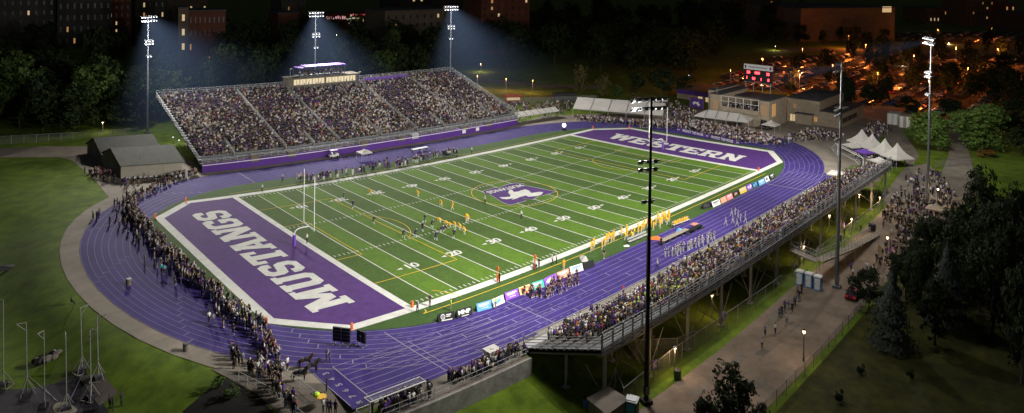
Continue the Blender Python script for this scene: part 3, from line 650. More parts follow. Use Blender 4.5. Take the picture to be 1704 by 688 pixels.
MASTS.append(mast('floodlight mast at the far top corner of the big grandstand', 108.6, 122.3, 34.6, (65, 30)))
MASTS.append(mast('dark floodlight mast in front of the midfield, its lamps seen from behind', 8.5, -35.1, 34.6, (40, 30), -3.0, 'black'))  # pole coloured black to stand as an unlit silhouette
MASTS.append(mast('floodlight mast beside the portable toilets on the road', 52.9, -41.2, 35.0, (50, 30), -3.0, 'mast_shaded'))
MASTS.append(mast('floodlight mast among the people by the white peaked tents', 102.9, -41.8, 35.2, (65, 30), -2.6, 'mast_shaded'))
# ================================================================== SHEDS, TENTS, BUILDINGS
def place(name, label, cat, x, y, z=None, ang=0.0, group=None):
    """a thing standing at plan point (x, y), turned by plan angle ang"""
    return thing(name, label, cat, B(x, y, T(x, y) if z is None else z), bdir(x, y, ang), group)
def fit(t, x, y):
    t.scale = ((B(x+4, y)-B(x-4, y)).length/8, (B(x, y+4)-B(x, y-4)).length/8, 1); return t
def gable(label, a, b, e2, eave, ridge, wall, rm='shingle'):
    a = Vector((a.x, a.y, 0)); e1 = Vector((b.x-a.x, b.y-a.y, 0)); e2 = Vector((e2.x, e2.y, 0)); t = thing('shed', label, 'shed', a)
    def P(u, v, z): return e1*u+e2*v+Vector((0, 0, z))
    mb = MB(); mb.quad(P(0, 0, -.1), P(1, 0, -.1), P(1, 0, eave), P(0, 0, eave), 0); mb.quad(P(0, 1, -.1), P(1, 1, -.1), P(1, 1, eave), P(0, 1, eave), 0)
    for u in (0, 1): mb.poly([P(u, 0, -.1), P(u, 1, -.1), P(u, 1, eave), P(u, .5, ridge), P(u, 0, eave)], 1)
    mb.build('wall', [wall, M['dark_siding']], t)
    mb = MB(); o = .025; v0 = -.05; k = (ridge-eave)*2*.05; th = Vector((0, 0, .16))
    for va, vb in ((v0, .5), (1-v0, .5)):
        q = [P(-o, va, eave-k+.06), P(1+o, va, eave-k+.06), P(1+o, vb, ridge+.12), P(-o, vb, ridge+.12)]; mb.quad(*q); mb.quad(*[p-th for p in q]); mb.quad(q[0], q[1], q[1]-th, q[0]-th)
        for x in ((q[1], q[2]), (q[0], q[3])): mb.quad(x[0], x[1], x[1]-th, x[0]-th)
    mb.build('roof', [M[rm]], t)
    mb = MB(); n = Vector((-e2.y, e2.x, 0)).normalized()*.03; n = n if n.dot(e1) < 0 else -n; mb.quad(*[P(0, *q)+n for q in ((.38, 0), (.62, 0), (.62, 2.5), (.38, 2.5))]); mb.build('door', [M['steel_dark']], t)
    return t
gable('grey shed with a shingled roof standing nearest the track at the upper left', at(201, 298), at(303.5, 290.5), (at(170, 275)-at(201, 298))*.95, 3.25, 5.55, M['shed_wall'])
gable('darker shed standing behind the front shed, below the leftmost mast', at(170, 253, 3.1), at(267, 246, 3.1), (at(170, 275)-at(201, 298))*.9, 2.7, 5.2, M['dark_siding'], 'shingle_shaded')
t = place('ground_mat', 'row of pale blocks lying along the front wall of the nearer shed', 'blocks', 0, 0); t.location = at(254, 296); t.rotation_euler.z = math.atan2((at(303.5, 290.5)-at(201, 298)).y, (at(303.5, 290.5)-at(201, 298)).x)
for k in range(9):
    mb = MB(); mb.box(-5.4+k*1.2, -.2, .2, -4.6+k*1.2, .2, .5, 0); mb.box(-5.4+k*1.2, -.15, 0, -4.6+k*1.2, .15, .2, 1); mb.build('block', [M['white'], M['black']], t)
def frame_tent(label, P0, P1, depth, eave, ridge, nbay, hip=0.0, single=False, cat='tent'):
    a, b = B(*P0), B(*P1); L = (b-a).length; t = thing('marquee', label, cat, a, math.atan2(b.y-a.y, b.x-a.x))
    rj = depth*.5 if not single else depth*.78
    mb = MB(); n = nbay
    for k in range(n):
        x0 = L*k/n; x1 = L*(k+1)/n; h0 = hip if k == 0 else 0; h1 = hip if k == n-1 else 0
        sag = .12
        mb.quad((x0, 0, eave), (x1, 0, eave), (x1-h1, rj, ridge), (x0+h0, rj, ridge)); mb.quad((x0, depth, eave), (x1, depth, eave), (x1-h1, rj, ridge), (x0+h0, rj, ridge))
        mb.quad((x0, 0, eave), (x1, 0, eave), (x1, 0, eave-.3), (x0, 0, eave-.3))
    if hip:
        mb.poly([(0, 0, eave), (0, depth, eave), (hip, rj, ridge)]); mb.poly([(L, 0, eave), (L, depth, eave), (L-hip, rj, ridge)])
    mb.build('canopy', [M['white_tent']], t)
    mb = MB()
    for k in range(1, n): x = L*k/n; mb.tube((x, -.02, eave+.03), (x, rj, ridge+.05), .07, n=4)
    mb.build('seam', [M['steel_dark']], t)
    for k in range(n+1):
        for y in (0, depth): mb = MB(); mb.tube((L*k/n, y, 0), (L*k/n, y, eave), .07, n=5); mb.build('pole', [M['galv']], t)
    return t
frame_tent('long white roofed shelter of five bays behind the far end of the track', (121.6, 77.3), (132.6, 50.5), 9, 2.7, 5.2, 5, single=True)
frame_tent('low white row tent beside the right end of the far grandstand', (99.6, 81.2), (117.5, 79.4), 4.2, 2.2, 3.1, 7)
frame_tent('white hipped marquee in front of the scoreboard building', (138.8, 43.2), (139.9, 24.6), 6.5, 2.5, 4.2, 5, hip=3.4)
def peak_tent(label, x, y, s, eave, peak, ang=0.0, m='white_tent', name='peaked_tent', z=0.0, group=None):
    t = thing(name, label, 'tent', B(x, y, z), bdir(x, y, ang), group); h = s/2; lv = [(1, eave), (.62, eave+(peak-eave)*.22), (.32, eave+(peak-eave)*.5), (.12, eave+(peak-eave)*.8), (.03, peak)]
    mb = MB()
    for (f0, z0), (f1, z1) in zip(lv, lv[1:]):
        for (sx, sy), (ux, uy) in (((-1, -1), (1, -1)), ((1, -1), (1, 1)), ((1, 1), (-1, 1)), ((-1, 1), (-1, -1))):
            mb.quad((sx*h*f0, sy*h*f0, z0), (ux*h*f0, uy*h*f0, z0), (ux*h*f1, uy*h*f1, z1), (sx*h*f1, sy*h*f1, z1))
    for (sx, sy), (ux, uy) in (((-1, -1), (1, -1)), ((1, -1), (1, 1)), ((1, 1), (-1, 1)), ((-1, 1), (-1, -1))):
        mb.quad((sx*h, sy*h, eave), (ux*h, uy*h, eave), (ux*h, uy*h, eave-.25), (sx*h, sy*h, eave-.25))
    mb.build('canopy', [M[m]], t)
    for sx in (-1, 1):
        for sy in (-1, 1): mb = MB(); mb.tube((sx*h*.96, sy*h*.96, 0), (sx*h*.96, sy*h*.96, eave), .05, n=5); mb.build('pole', [M['galv']], t)
    return t
for (x, y), l in zip(((134.2, -13.9), (130.0, -18.4), (126.0, -23.4), (122.6, -27.9)), ('farthest', 'second', 'third', 'nearest')):
    peak_tent('large white peaked tent, %s of the row of four beyond the near grandstand' % l, x, y, 5.6, 2.3, 5.8, -.85)
peak_tent('small low white tent beside the farthest peaked tent', 129.8, -13.2, 4.2, 2.1, 3.2, -.85)
peak_tent('small white tent at the top end of the near grandstand', 117.0, -25.2, 4.0, 2.2, 3.2, -.8)
peak_tent('purple canopy tent between the white peaked tents', 124.8, -18.2, 3.6, 2.1, 2.9, -.85, 'purple_roof')
peak_tent('flat white tent at the bend of the track beside the near grandstand', 100.9, -21.3, 4.6, 2.3, 3.0, .1)
peak_tent('small white pop-up tent beside the scoreboard building', 142.6, 18.4, 4.2, 2.2, 3.5)
peak_tent('white pop-up tent on the far side of the track behind the home bench', 40.2, 72.2, 3.0, 2.1, 2.9)
peak_tent('brown food tent half hidden by trees beside the crowded road', 93.5, -46.5, 3.6, 2.2, 3.2, 0, 'brick', z=-2.6)
# ---- scoreboard building
bd = place('stadium_building', 'tan brick building with a roof terrace and two window towers below the scoreboard', 'building', 146.6, 31.5, 0); fit(bd, 146.6, 31.5)
def bpart(name, boxes, mats, parent=bd):
    mb = MB()
    for b in boxes: mb.box(*b)
    return mb.build(name, mats, parent)
def win(parent, x, y0, y1, z0, z1, m='win_dim', axis='x'):
    mb = MB()
    if axis == 'x': mb.box(x-.03, y0, z0, x-.005, y1, z1)
    else: mb.box(y0, x-.03, z0, y1, x-.005, z1)
    w = mb.build('window', [M[m]], parent); mb = MB(); f = .1
    if axis == 'x': mb.box(x-.06, y0-f, z0-f, x-.004, y1+f, z0); mb.box(x-.06, y0-f, z1, x-.004, y1+f, z1+f); mb.box(x-.06, (y0+y1)/2-.05, z0, x-.035, (y0+y1)/2+.05, z1)
    else: mb.box(y0-f, x-.06, z0-f, y1+f, x-.004, z0); mb.box(y0-f, x-.06, z1, y1+f, x-.004, z1+f); mb.box((y0+y1)/2-.05, x-.06, z0, (y0+y1)/2+.05, x-.035, z1)
    mb.build('frame', [M['concrete']], w); return w
bpart('wall', [(0, -7.2, 0, 18, 7.2, 4.1), (0, 7.2, 0, 18, 11.2, 8.4), (0, -10.6, 0, 12, -7.2, 8.4), (-.35, -7.2, 3.5, 0, 7.2, 4.9), (9, -7.2, 4.1, 18, 7.2, 7.0), (3, 11.2, 0, 18, 14, 8.9)], [M['brick']])
bpart('roof', [(-.2, 7.0, 8.4, 18.2, 11.4, 8.6), (-.2, -10.8, 8.4, 12.2, -7.0, 8.6), (8.6, -7.2, 7.0, 18.2, 7.2, 7.2), (2.8, 11.41, 8.9, 18.2, 14.2, 9.1)], [M['roof_dark']])
win(bd, 0, 8.4, 9.9, 3.6, 6.6, 'win_dim'); win(bd, 0, -9.7, -8.0, 3.8, 7.2, 'win_dim'); win(bd, 0, -9.9, -7.8, .3, 2.4, 'win_off'); win(bd, -10.6, 2, 4.5, 3.2, 7.2, 'win_warm', 'y')
mb = MB()
for y in lin(-7, 7, 5): mb.tube((-.1, y, 4.9), (-.1, y, 8.3), .09, n=5)
for z in (6.6, 8.2): mb.tube((-.1, -7.2, z), (-.1, 7.2, z), .08, n=5)
mb.build('terrace_frame', [M['white']], bd)
mb = MB(); mb.tube((.5, 9, 8.6), (.5, 9, 10.5), .08, n=5); mb.build('chimney_pipe', [M['galv']], bd)
wg = place('stadium_building', 'low tan wing with a strip of windows and solar panels right of the scoreboard building', 'building', 158.4, 11.5, 0); fit(wg, 158.4, 11.5)
bpart('wall', [(0, -9.5, 0, 20, -2, 4.6), (0, -2, 0, 20, 9.8, 7.6), (-1.6, 0, 0, 0, 6, 3.2)], [M['brick']], wg)
bpart('roof', [(-.3, -9.8, 4.6, 20.3, -2, 4.8), (-.3, -2, 7.6, 20.3, 10.1, 7.8), (-1.8, -.2, 3.2, -.001, 6.2, 3.4)], [M['roof_dark']], wg)
for k in range(3): win(wg, -9.5, 1.5+k*4.2, 5.2+k*4.2, 1.4, 2.9, 'win_off', 'y')
win(wg, 0, -1.2, -.2, 1.0, 2.6, 'win_warm'); win(wg, 0, 6.8, 8.6, .2, 2.4, 'win_pale'); win(wg, 0, 6.5, 7.6, 4.5, 6.0, 'win_dim')
for k in range(2):
    mb = MB(); mb.box(6+k*.3, -8-0+k*2.2, 4.95, 10+k*.3, -6.6+k*2.2, 5.1); mb.build('solar_panel', [M['white_tent']], wg)
lb = place('stadium_building', 'low dark block left of the scoreboard building with a lit doorway', 'building', 172, 63, 0); fit(lb, 172, 63)
bpart('wall', [(0, -9, 0, 14, 9, 3.4)], [M['brick']], lb); bpart('roof', [(-.3, -9.3, 3.4, 14.3, 9.3, 3.7)], [M['roof_dark']], lb); bpart('fascia', [(-.12, -9, 1.9, -.02, 9, 3.35)], [M['purple']], lb)
win(lb, -.02, -5, -3.6, .2, 1.8, 'win_pale'); win(lb, -.02, -2.2, -.4, .2, 1.8, 'win_pale')
for i, (y, l) in enumerate(((54.5, 'purple banner with a pale horse hung beside the scoreboard building'),)):
    t = place('banner', l, 'banner', 158, y, 0); mb = MB(); mb.box(0, -2.6, .6, .1, 2.6, 4.0); mb.build('panel', [M['purple']], t)
    mb = MB(); mb.poly([(-.03, -1.5+a*3, 1.2+b*2) for a, b in ((0, .3), (.2, .5), (.25, .9), (.45, .7), (.8, .8), (1, .5), (.85, .1), (.75, .45), (.5, .4), (.3, .05))]); mb.build('emblem', [M['white']], t)
    for s in (-2.6, 2.6): mb = MB(); mb.tube((.05, s, 0), (.05, s, 4.1), .07, n=5); mb.build('post', [M['galv']], t)
sb = place('scoreboard', 'scoreboard with glowing red digits and a white sign on top, on tall posts', 'scoreboard', 165.8, 35.6, 7.0)
fit(sb, 165.8, 35.6)
mb = MB(); mb.box(0, -5.6, 3.3, .6, 5.6, 7.5); mb.build('panel', [M['black']], sb)
mb = MB(); mb.box(-.05, -5.6, 7.6, .65, 5.6, 9.4); mb.build('sign', [M['white']], sb)
mb = MB(); mb.box(-.08, 4.6, 8.0, -.055, 5.2, 9.0); mb.box(-.08, -5.2, 8.0, -.055, -4.6, 9.0)
for k in range(14): mb.box(-.075, -3.6+k*.52, 8.3, -.06, -3.3+k*.52, 8.7)
mb.build('sign_mark', [M['purple']], sb)
for y in (-4.9, -1.8, 1.8, 4.9): mb = MB(); mb.tube((.3, y, 0), (.3, y, 3.4 if abs(y) < 3 else 7.6), .16, n=6); mb.build('post', [M['galv']], sb)
mb = MB(); mb.tube((.3, -5.6, 3.2), (.3, 5.6, 3.2), .1, n=4); mb.tube((.3, -4.9, 3), (5, -7, 0), .08, n=4); mb.build('brace', [M['galv']], sb)
def red(txt, y, z, size):
    tv, tf = text_mesh(txt, size, .07); mb = MB(); mb.add([(-.06, y-a, z+b) for a, b, c in tv], tf); mb.build('digit', [M['led_red']], sb)
red('24', 3.7, 6.6, 1.25); red('0:04', .2, 6.6, 1.15); red('10', -3.9, 6.5, 1.25); red('1', 4.3, 4.7, 1.15); red('24', 1.6, 4.6, 1.1); red('1', -1.4, 4.5, 1.1); red('8', -4.2, 4.5, 1.2)
mb = MB()
for k in range(5): mb.box(-.06, -1.4+k*.6, 3.5, -.04, -1.0+k*.6, 3.8)
mb.build('caption', [M['tail_red']], sb)
# ---- containers, hut, toilets
def container(label, x, y, L, w, h, ang, m):
    t = place('storage_container', label, 'container', x, y, None, ang); mb = MB(); mb.box(-L/2, -w/2, .1, L/2, w/2, h)
    for k in range(int(L/.4)): xx = -L/2+.2+k*.4; mb.box(xx-.08, -w/2-.04, .25, xx+.08, -w/2-.001, h-.2)
    mb.build('body', [m], t); mb = MB()
    for s in (-1, 1): mb.box(-L/2-.05, s*w/4-.5, .2, -L/2-.003, s*w/4+.5, h-.15); mb.tube((-L/2-.08, s*.12, .2), (-L/2-.08, s*.12, h-.2), .03, n=4)
    mb.build('door', [M['white']], t); return t
container('white storage container standing left of the tan container by the round trees', 172.2, -10.4, 5, 3.2, 3.7, .1, M['white_tent'])
container('tan storage container beside the left round tree', 169.2, -15.4, 5, 3.6, 3.8, .1, M['brick'])
t = thing('equipment_hut', 'brown flat-roofed hut at the bottom of the photo beside the dark mast', 'hut', tuple((at(977, 664, -.4)+at(1046, 664, -.4))*.5)[:2]+(-3.0,))
rc = [at(976, 663, -.4), at(1012, 643, -.4), at(1047, 664, -.4), at(1010, 691, -.4)]; o = t.location
mb = MB(); mb.poly([p for p in rc]); mb.poly([p-Vector((0, 0, .2)) for p in rc])
for a, b in zip(rc, rc[1:]+rc[:1]): mb.quad(a, b, b-Vector((0, 0, .2)), a-Vector((0, 0, .2)))
mb.build('roof', [M['concrete_dark']], t, origin=o)
c_ = sum(rc, Vector())/4; mb = MB(); wc = [c_+(p-c_)*.9 for p in rc]
for a, b in zip(wc, wc[1:]+wc[:1]): mb.quad(a-Vector((0, 0, .2)), b-Vector((0, 0, .2)), Vector((b.x, b.y, -3.1)), Vector((a.x, a.y, -3.1)))
mb.build('wall', [M['dark_siding']], t, origin=o)
def porta(label, p, rz, body, front, roof='pp_white'):
    t = thing('portable_toilet', label, 'toilet', p, rz, None); mb = MB(); mb.box(-.58, -.58, .1, .58, .58, 2.15); mb.box(-.62, -.62, 0, .62, .62, .1); mb.build('cabin', [body], t)
    mb = MB(); mb.box(-.62, -.62, 2.15, .62, .62, 2.25); mb.box(-.5, -.5, 2.25, .5, .5, 2.36); mb.build('roof', [M[roof]], t)
    mb = MB(); mb.box(-.61, -.42, .15, -.585, .42, 2.0); d = mb.build('door', [front], t); mb = MB(); mb.box(-.64, .25, 1.0, -.612, .33, 1.15); mb.build('handle', [M['black']], d)
    mb = MB(); mb.tube((.4, .4, 2.2), (.4, .4, 2.7), .05, n=5); mb.build('vent_pipe', [M['black']], t)
    mb = MB(); [mb.box(-.4+k*.18, -.6, 1.75, -.3+k*.18, -.583, 1.95) for k in range(5)]; mb.build('vent', [M['black']], t); return t
for i, ((u, v), l) in enumerate((((1331, 473), 'left'), ((1346, 477), 'middle'), ((1361, 482), 'right'))):
    porta('blue portable toilet with white door, %s one of the three beside the ramp' % l, at(u, v, -2.95), bdir(51, -36, .15), M['pp_blue'], M['pp_white'])
t = porta('grey portable cabin with teal louvres beside the brown hut', at(1051, 700, -3), bdir(5, -35, .4), M['far_grey'], M['teal'])
t.scale = (1.2, 1.2, 1.15)
def barrel(label, p, m, h=.95, r=.35, name='barrel', lid='black'):
    t = thing(name, label, name.replace('_', ' '), p); mb = MB(); mb.tube((0, 0, 0), (0, 0, h), r*.9, r, 12); mb.tube((0, 0, h*.3), (0, 0, h*.34), r*.97, n=12); mb.tube((0, 0, h*.65), (0, 0, h*.69), r*1.01, n=12); mb.build('body', [m], t)
    mb = MB(); mb.tube((0, 0, h), (0, 0, h+.07), r*1.05, r*.8, 12); mb.build('lid', [M[lid]], t); return t
barrel('blue plastic barrel on the grass beside the brown hut', at(975, 676, -3), M['pp_blue'], 1.0, .42)
barrel('dark green bin at the edge of the road beside a stand leg', at(1127, 631, -2.95), M['green_bin'], 1.2, .5, 'litter_bin')
barrel('grey bin standing alone on the outer lanes of the bend', B(-33.9, 25.1, .05), M['concrete_dark'], 1.0, .4, 'litter_bin', 'galv')
barrel('dark bin on the concrete edge below the bend of the track', B(-32.7, 3.4, .03), M['dark_siding'], .9, .42, 'litter_bin')
barrel('dark bin beside the fence by the near end of the ramp', at(1452, 384, -2.9), M['black'], 1.3, .6, 'litter_bin')
# ---- goal posts
def goal_post(label, x, y, s):
    t = place('goal_post', label, 'goal post', x, y, .1); w = 2.82
    mb = MB(); mb.tube((0, 0, 0), (0, 0, 2.0), .3, n=10); mb.build('post_pad', [M['purple_roof']], t)
    mb = MB(); P = [(0, 0, 1.9), (0, 0, 2.2), (s*.15, 0, 2.6), (s*.5, 0, 2.9), (s*1.2, 0, 3.05), (s*2.6, 0, 3.05)]; mb.path(P, .11, 8); mb.build('gooseneck', [M['white']], t)
    mb = MB(); mb.tube((s*2.6, -w, 3.05), (s*2.6, w, 3.05), .08, n=7); mb.build('crossbar', [M['white']], t)
    for k in (-w, w): mb = MB(); mb.tube((s*2.6, k, 3.05), (s*2.6, k, 12.6), .07, n=7); mb.build('upright', [M['white']], t)
    return t
goal_post('tall white goal post with purple pad in the end zone lettered MUSTANGS', -2.8, 29.7, 1)
goal_post('tall white goal post in the end zone lettered WESTERN', 104.6, 30.6, -1)
for i, (x, y, l) in enumerate(((.1, -.2, 'where goal line meets near sideline in the left end zone'), (-10.8, -1.2, 'at the bottom corner of the purple left end zone'), (-20.0, 6.0, 'at the lower back corner of the left end zone'), (-10.9, 60.6, 'at the far corner of the left end zone'), (-20.0, 53.2, 'at the upper back corner of the left end zone'), (FL+.4, -.2, 'on the near sideline at the right goal line'), (FL+11, 60.6, 'at the far corner of the right end zone'), (FL+18.6, 53, 'at the upper back corner of the right end zone'))):
    o = place('pylon', 'small orange pylon '+l, 'pylon', x, y, .1); mb = MB(); mb.box(-.14, -.14, .06, .14, .14, .85); mb.box(-.2, -.2, 0, .2, .2, .06); mb.build('marker_body', [M['orange']], o)
# ---- soccer goals
def soccer_goal(label, P, h, back, mt='white'):
    """P: two post feet (site vectors); back: vector to the rear"""
    a, b = P; t = thing('soccer_goal', label, 'goal', a); u = Vector((0, 0, h)); bk = Vector(back)
    mb = MB(); mb.path([a, a+u, b+u, b], .08, 6); mb.build('goal_frame', [M[mt]], t, origin=a)
    mb = MB(); mb.path([a+u, a+u+bk*.4, a+bk, a], .05, 5); mb.path([b+u, b+u+bk*.4, b+bk, b], .05, 5); mb.tube(a+bk, b+bk, .05, n=5); mb.tube(a+u+bk*.4, b+u+bk*.4, .05, n=5); mb.build('rear_frame', [M[mt]], t, origin=a)
    mb = MB(); mb.quad(a+u+bk*.4, b+u+bk*.4, b+bk, a+bk); mb.quad(a+u, b+u, b+u+bk*.4, a+u+bk*.4); mb.poly([a, a+u, a+u+bk*.4, a+bk]); mb.poly([b, b+u, b+u+bk*.4, b+bk]); mb.build('net', [M['netting']], t, origin=a)
    return t
g0, g1 = B(-20.8, -20.5, .05), B(-13.2, -20.4, .05); soccer_goal('white soccer goal with its net, standing on the walkway above the retaining wall', (g0, g1), 2.1, (B(-17, -17.6)-B(-17, -20.4))*1.0)
g0, g1 = at(1389, 258), at(1436, 281); g0, g1 = at(1394, 259), at(1436, 281); soccer_goal('white soccer goal on the plaza beside the peaked tents', (g0, g1), 2.6, (at(1382, 250)-at(1389, 258))*1.5)
# ---- throwing cage
cage = [((5.5, 643), (2.7, 512)), ((45, 657), (37, 548)), ((74, 674), (65.6, 561)), ((110.7, 682), (101, 563)), ((136.7, 618), (120, 523)), ((151.7, 664), (141.6, 557)), ((164, 631), (151, 535))]
wh = ['at the left edge of the photo', 'second from the left edge', 'third from the left edge', 'nearest the bottom edge of the photo', 'at the back of the pad, left one', 'in front of the two at the back', 'at the back of the pad, right one']
zc = T(-50, 0)
for (b, tp), l in zip(cage, wh):
    p = ground(b[0], b[1]); zc = p.z; h = top_z(p, tp[1])-zc; t = thing('cage_post', 'tall thin white throwing cage post %s' % l, 'cage post', p, R.uniform(-.3, .3), 'posts of the throwing cage')
    d = (at(*b, zc)-CV); lean = (at(tp[0], b[1], zc)-at(b[0], b[1], zc))*.25; mb = MB(); L = Vector((lean.x, lean.y, h)); mb.tube((0, 0, .2), L, .065, .05, 6); mb.build('post', [M['cage_grey']], t)
    mb = MB(); c = at(-49.3*0+100, 640, zc); di = (Vector((c.x, c.y, 0))-Vector((p.x, p.y, 0))).normalized(); q_ = Vector((-di.y, di.x, 0))
    mb.path([L, L-di*1.0+Vector((0, 0, .05)), L-Vector((0, 0, 1.0))], .045, 4); mb.build('bracket', [M['cage_grey']], t)
    mb = MB(); F = [di*.9+q_*.7, di*.9-q_*.7, -di*.7+q_*.7, -di*.7-q_*.7]
    for f in F: mb.tube(f+Vector((0, 0, .1)), (0, 0, 2.0), .035, n=4)
    mb.path([F[0], F[1], F[3], F[2], F[0]], .045, 4); mb.build('base_frame', [M['cage_grey']], t)
    mb = MB(); mb.box(-.5, -.45, 0, .5, .45, .5); mb.build('ballast', [M['black_asphalt']], t)
t = thing('equipment_pile', 'heap of folded netting and bags on the grass behind the throwing cage', 'pile', ground(82, 601))
for k in range(7): mb = MB(); mb.sphere((R.uniform(-1.7, 1.7), R.uniform(-.9, .9), .35), R.uniform(.4, .9), R.uniform(.4, .7), R.uniform(.35, .6), 0, 7, 4); mb.build('bag', [M['concrete_dark' if k % 2 else 'black']], t)
t = thing('ground_sheet', 'small grey sheet left lying on the lawn at the left edge', 'sheet', ground(12, 448)); mb = MB(); mb.add([(-1.4, -.8, .1), (1.2, -.9, .05), (1.5, .6, .3), (-.9, .9, .55), (0, 0, .5)], [(0, 1, 4), (1, 2, 4), (2, 3, 4), (3, 0, 4)]); mb.build('sheet_cloth', [M['far_grey']], t)
# ---- black screens on the bend
def screen(label, a, b, h, legs):
    t = thing('screen_board', label, 'screen', a, math.atan2(b.y-a.y, b.x-a.x)); L = (b-a).length
    mb = MB(); mb.box(0, -.12, .5, L, .12, h); mb.build('panel', [M['black']], t); mb = MB()
    for k in range(4): mb.box(.02, -.16, .55+k*(h-.5)/4, L-.02, -.122, .6+k*(h-.5)/4)
    mb.box(L*.48, -.17, .5, L*.52, -.125, h); mb.build('frame', [M['steel_dark']], t)
    for x in legs: mb = MB(); mb.tube((x*L, -.5, .05), (x*L, .5, .05), .06, n=4); mb.tube((x*L, 0, 0), (x*L, 0, .6), .06, n=4); mb.build('foot', [M['steel_dark']], t)
    return t
screen('large black screen seen from behind, below the MUSTANGS end zone', at(554, 573, .05), at(582.5, 577, .05), 2.35, (.08, .5, .92))
t = screen('smaller black speaker board with pale feet right of the large black screen', at(594.5, 573, .05), at(608, 579, .05), 2.0, (.1, .9))
mb = MB(); mb.sphere((.75, -.17, 1.35), .12, .03, .16); mb.build('badge', [M['white']], t)
# ---- advertising boards
BD = [((729.4, 537.5), (757.8, 532), 'black', 'white', 'black advertising board with a round white logo, first on the near side of the field', 'ring', None),
 ((760.6, 530.8), (787, 523.5), 'black', 'white', 'black advertising board with bold white letters, second along the near side', 'txt', 'MNP'),
 ((794.4, 520), (819.7, 512.7), 'blue_ad', 'white', 'sky blue advertising board with white lettering beside the steward in yellow', 'lines', None),
 ((820.8, 512.3), (840.5, 503.5), 'white', 'blue_ad', 'white and blue advertising board behind the steward in yellow', 'blob', None),
 ((842, 501), (864.5, 492.9), 'purple_ad', 'white', 'purple advertising board left of the cream one', 'lines', None),
 ((865.3, 492.2), (884.4, 485.6), 'cream_ad', 'orange', 'cream and orange advertising board', 'lines', None),
 ((885, 484.8), (906.8, 477.6), 'teal_ad', 'white', 'teal green advertising board behind the cheerleaders', 'lines', None),
 ((907.6, 476.8), (928.4, 466.6), 'purple_ad', 'white', 'purple advertising board with white shapes behind the cheerleaders', 'blob', None),
 ((929, 466.4), (949, 458.6), 'salmon_ad', 'white', 'salmon pink advertising board behind the cheerleaders', 'lines', None),
 ((950, 456.8), (971.5, 450), 'white', 'blue_ad', 'white advertising board with blue script beside the black one', 'lines', None),
 ((972.4, 449.6), (990, 443.5), 'black', 'steel_dark', 'plain black board at the end of the near row of boards', None, None),
 ((1171, 349), (1185, 344.6), 'black', 'far_grey', 'fallen dark board at the start of the far row', 'blob', None),
 ((1186.5, 345.6), (1199.7, 340), 'white', 'far_grey', 'white advertising board in the far row', 'lines', None),
 ((1200.7, 339.6), (1210.3, 334.8), 'salmon_ad', 'cream_ad', 'orange advertising board in the far row', 'lines', None),
 ((1210.7, 334.6), (1220.5, 330), 'pink_ad', 'white', 'pink advertising board in the far row', 'lines', None),
 ((1222, 329), (1230.5, 324.4), 'black', 'skin', 'dark picture board in the far row', 'blob', None),
 ((1232.4, 323.9), (1243.4, 318.2), 'cream_ad', 'gold', 'cream and yellow advertising board in the far row', 'low', None),
 ((1244.2, 317.8), (1252.7, 313.7), 'purple_ad', 'white', 'bright purple advertising board in the far row', 'blob', None),
 ((1253.8, 313.4), (1261.7, 309.8), 'teal_dark', 'blue_ad', 'dark teal advertising board in the far row', 'blob', None),
 ((1263.8, 309.8), (1274, 304.6), 'blue_ad', 'white', 'light blue advertising board in the far row', 'lines', None),
 ((1274.6, 304), (1281, 300.4), 'white', 'black', 'white board with black print in the far row', 'blob', None),
 ((1282.6, 299.4), (1290, 295.4), 'black', 'white', 'black board with white lettering, last of the far row', 'lines', None)]
for k, c in (('blue_ad', (.12, .35, .7)), ('purple_ad', (.25, .09, .55)), ('cream_ad', (.75, .5, .25)), ('teal_ad', (.05, .45, .36)), ('salmon_ad', (.75, .32, .22)), ('pink_ad', (.75, .2, .24)), ('teal_dark', (.03, .12, .17))): mk(k, c, .6)
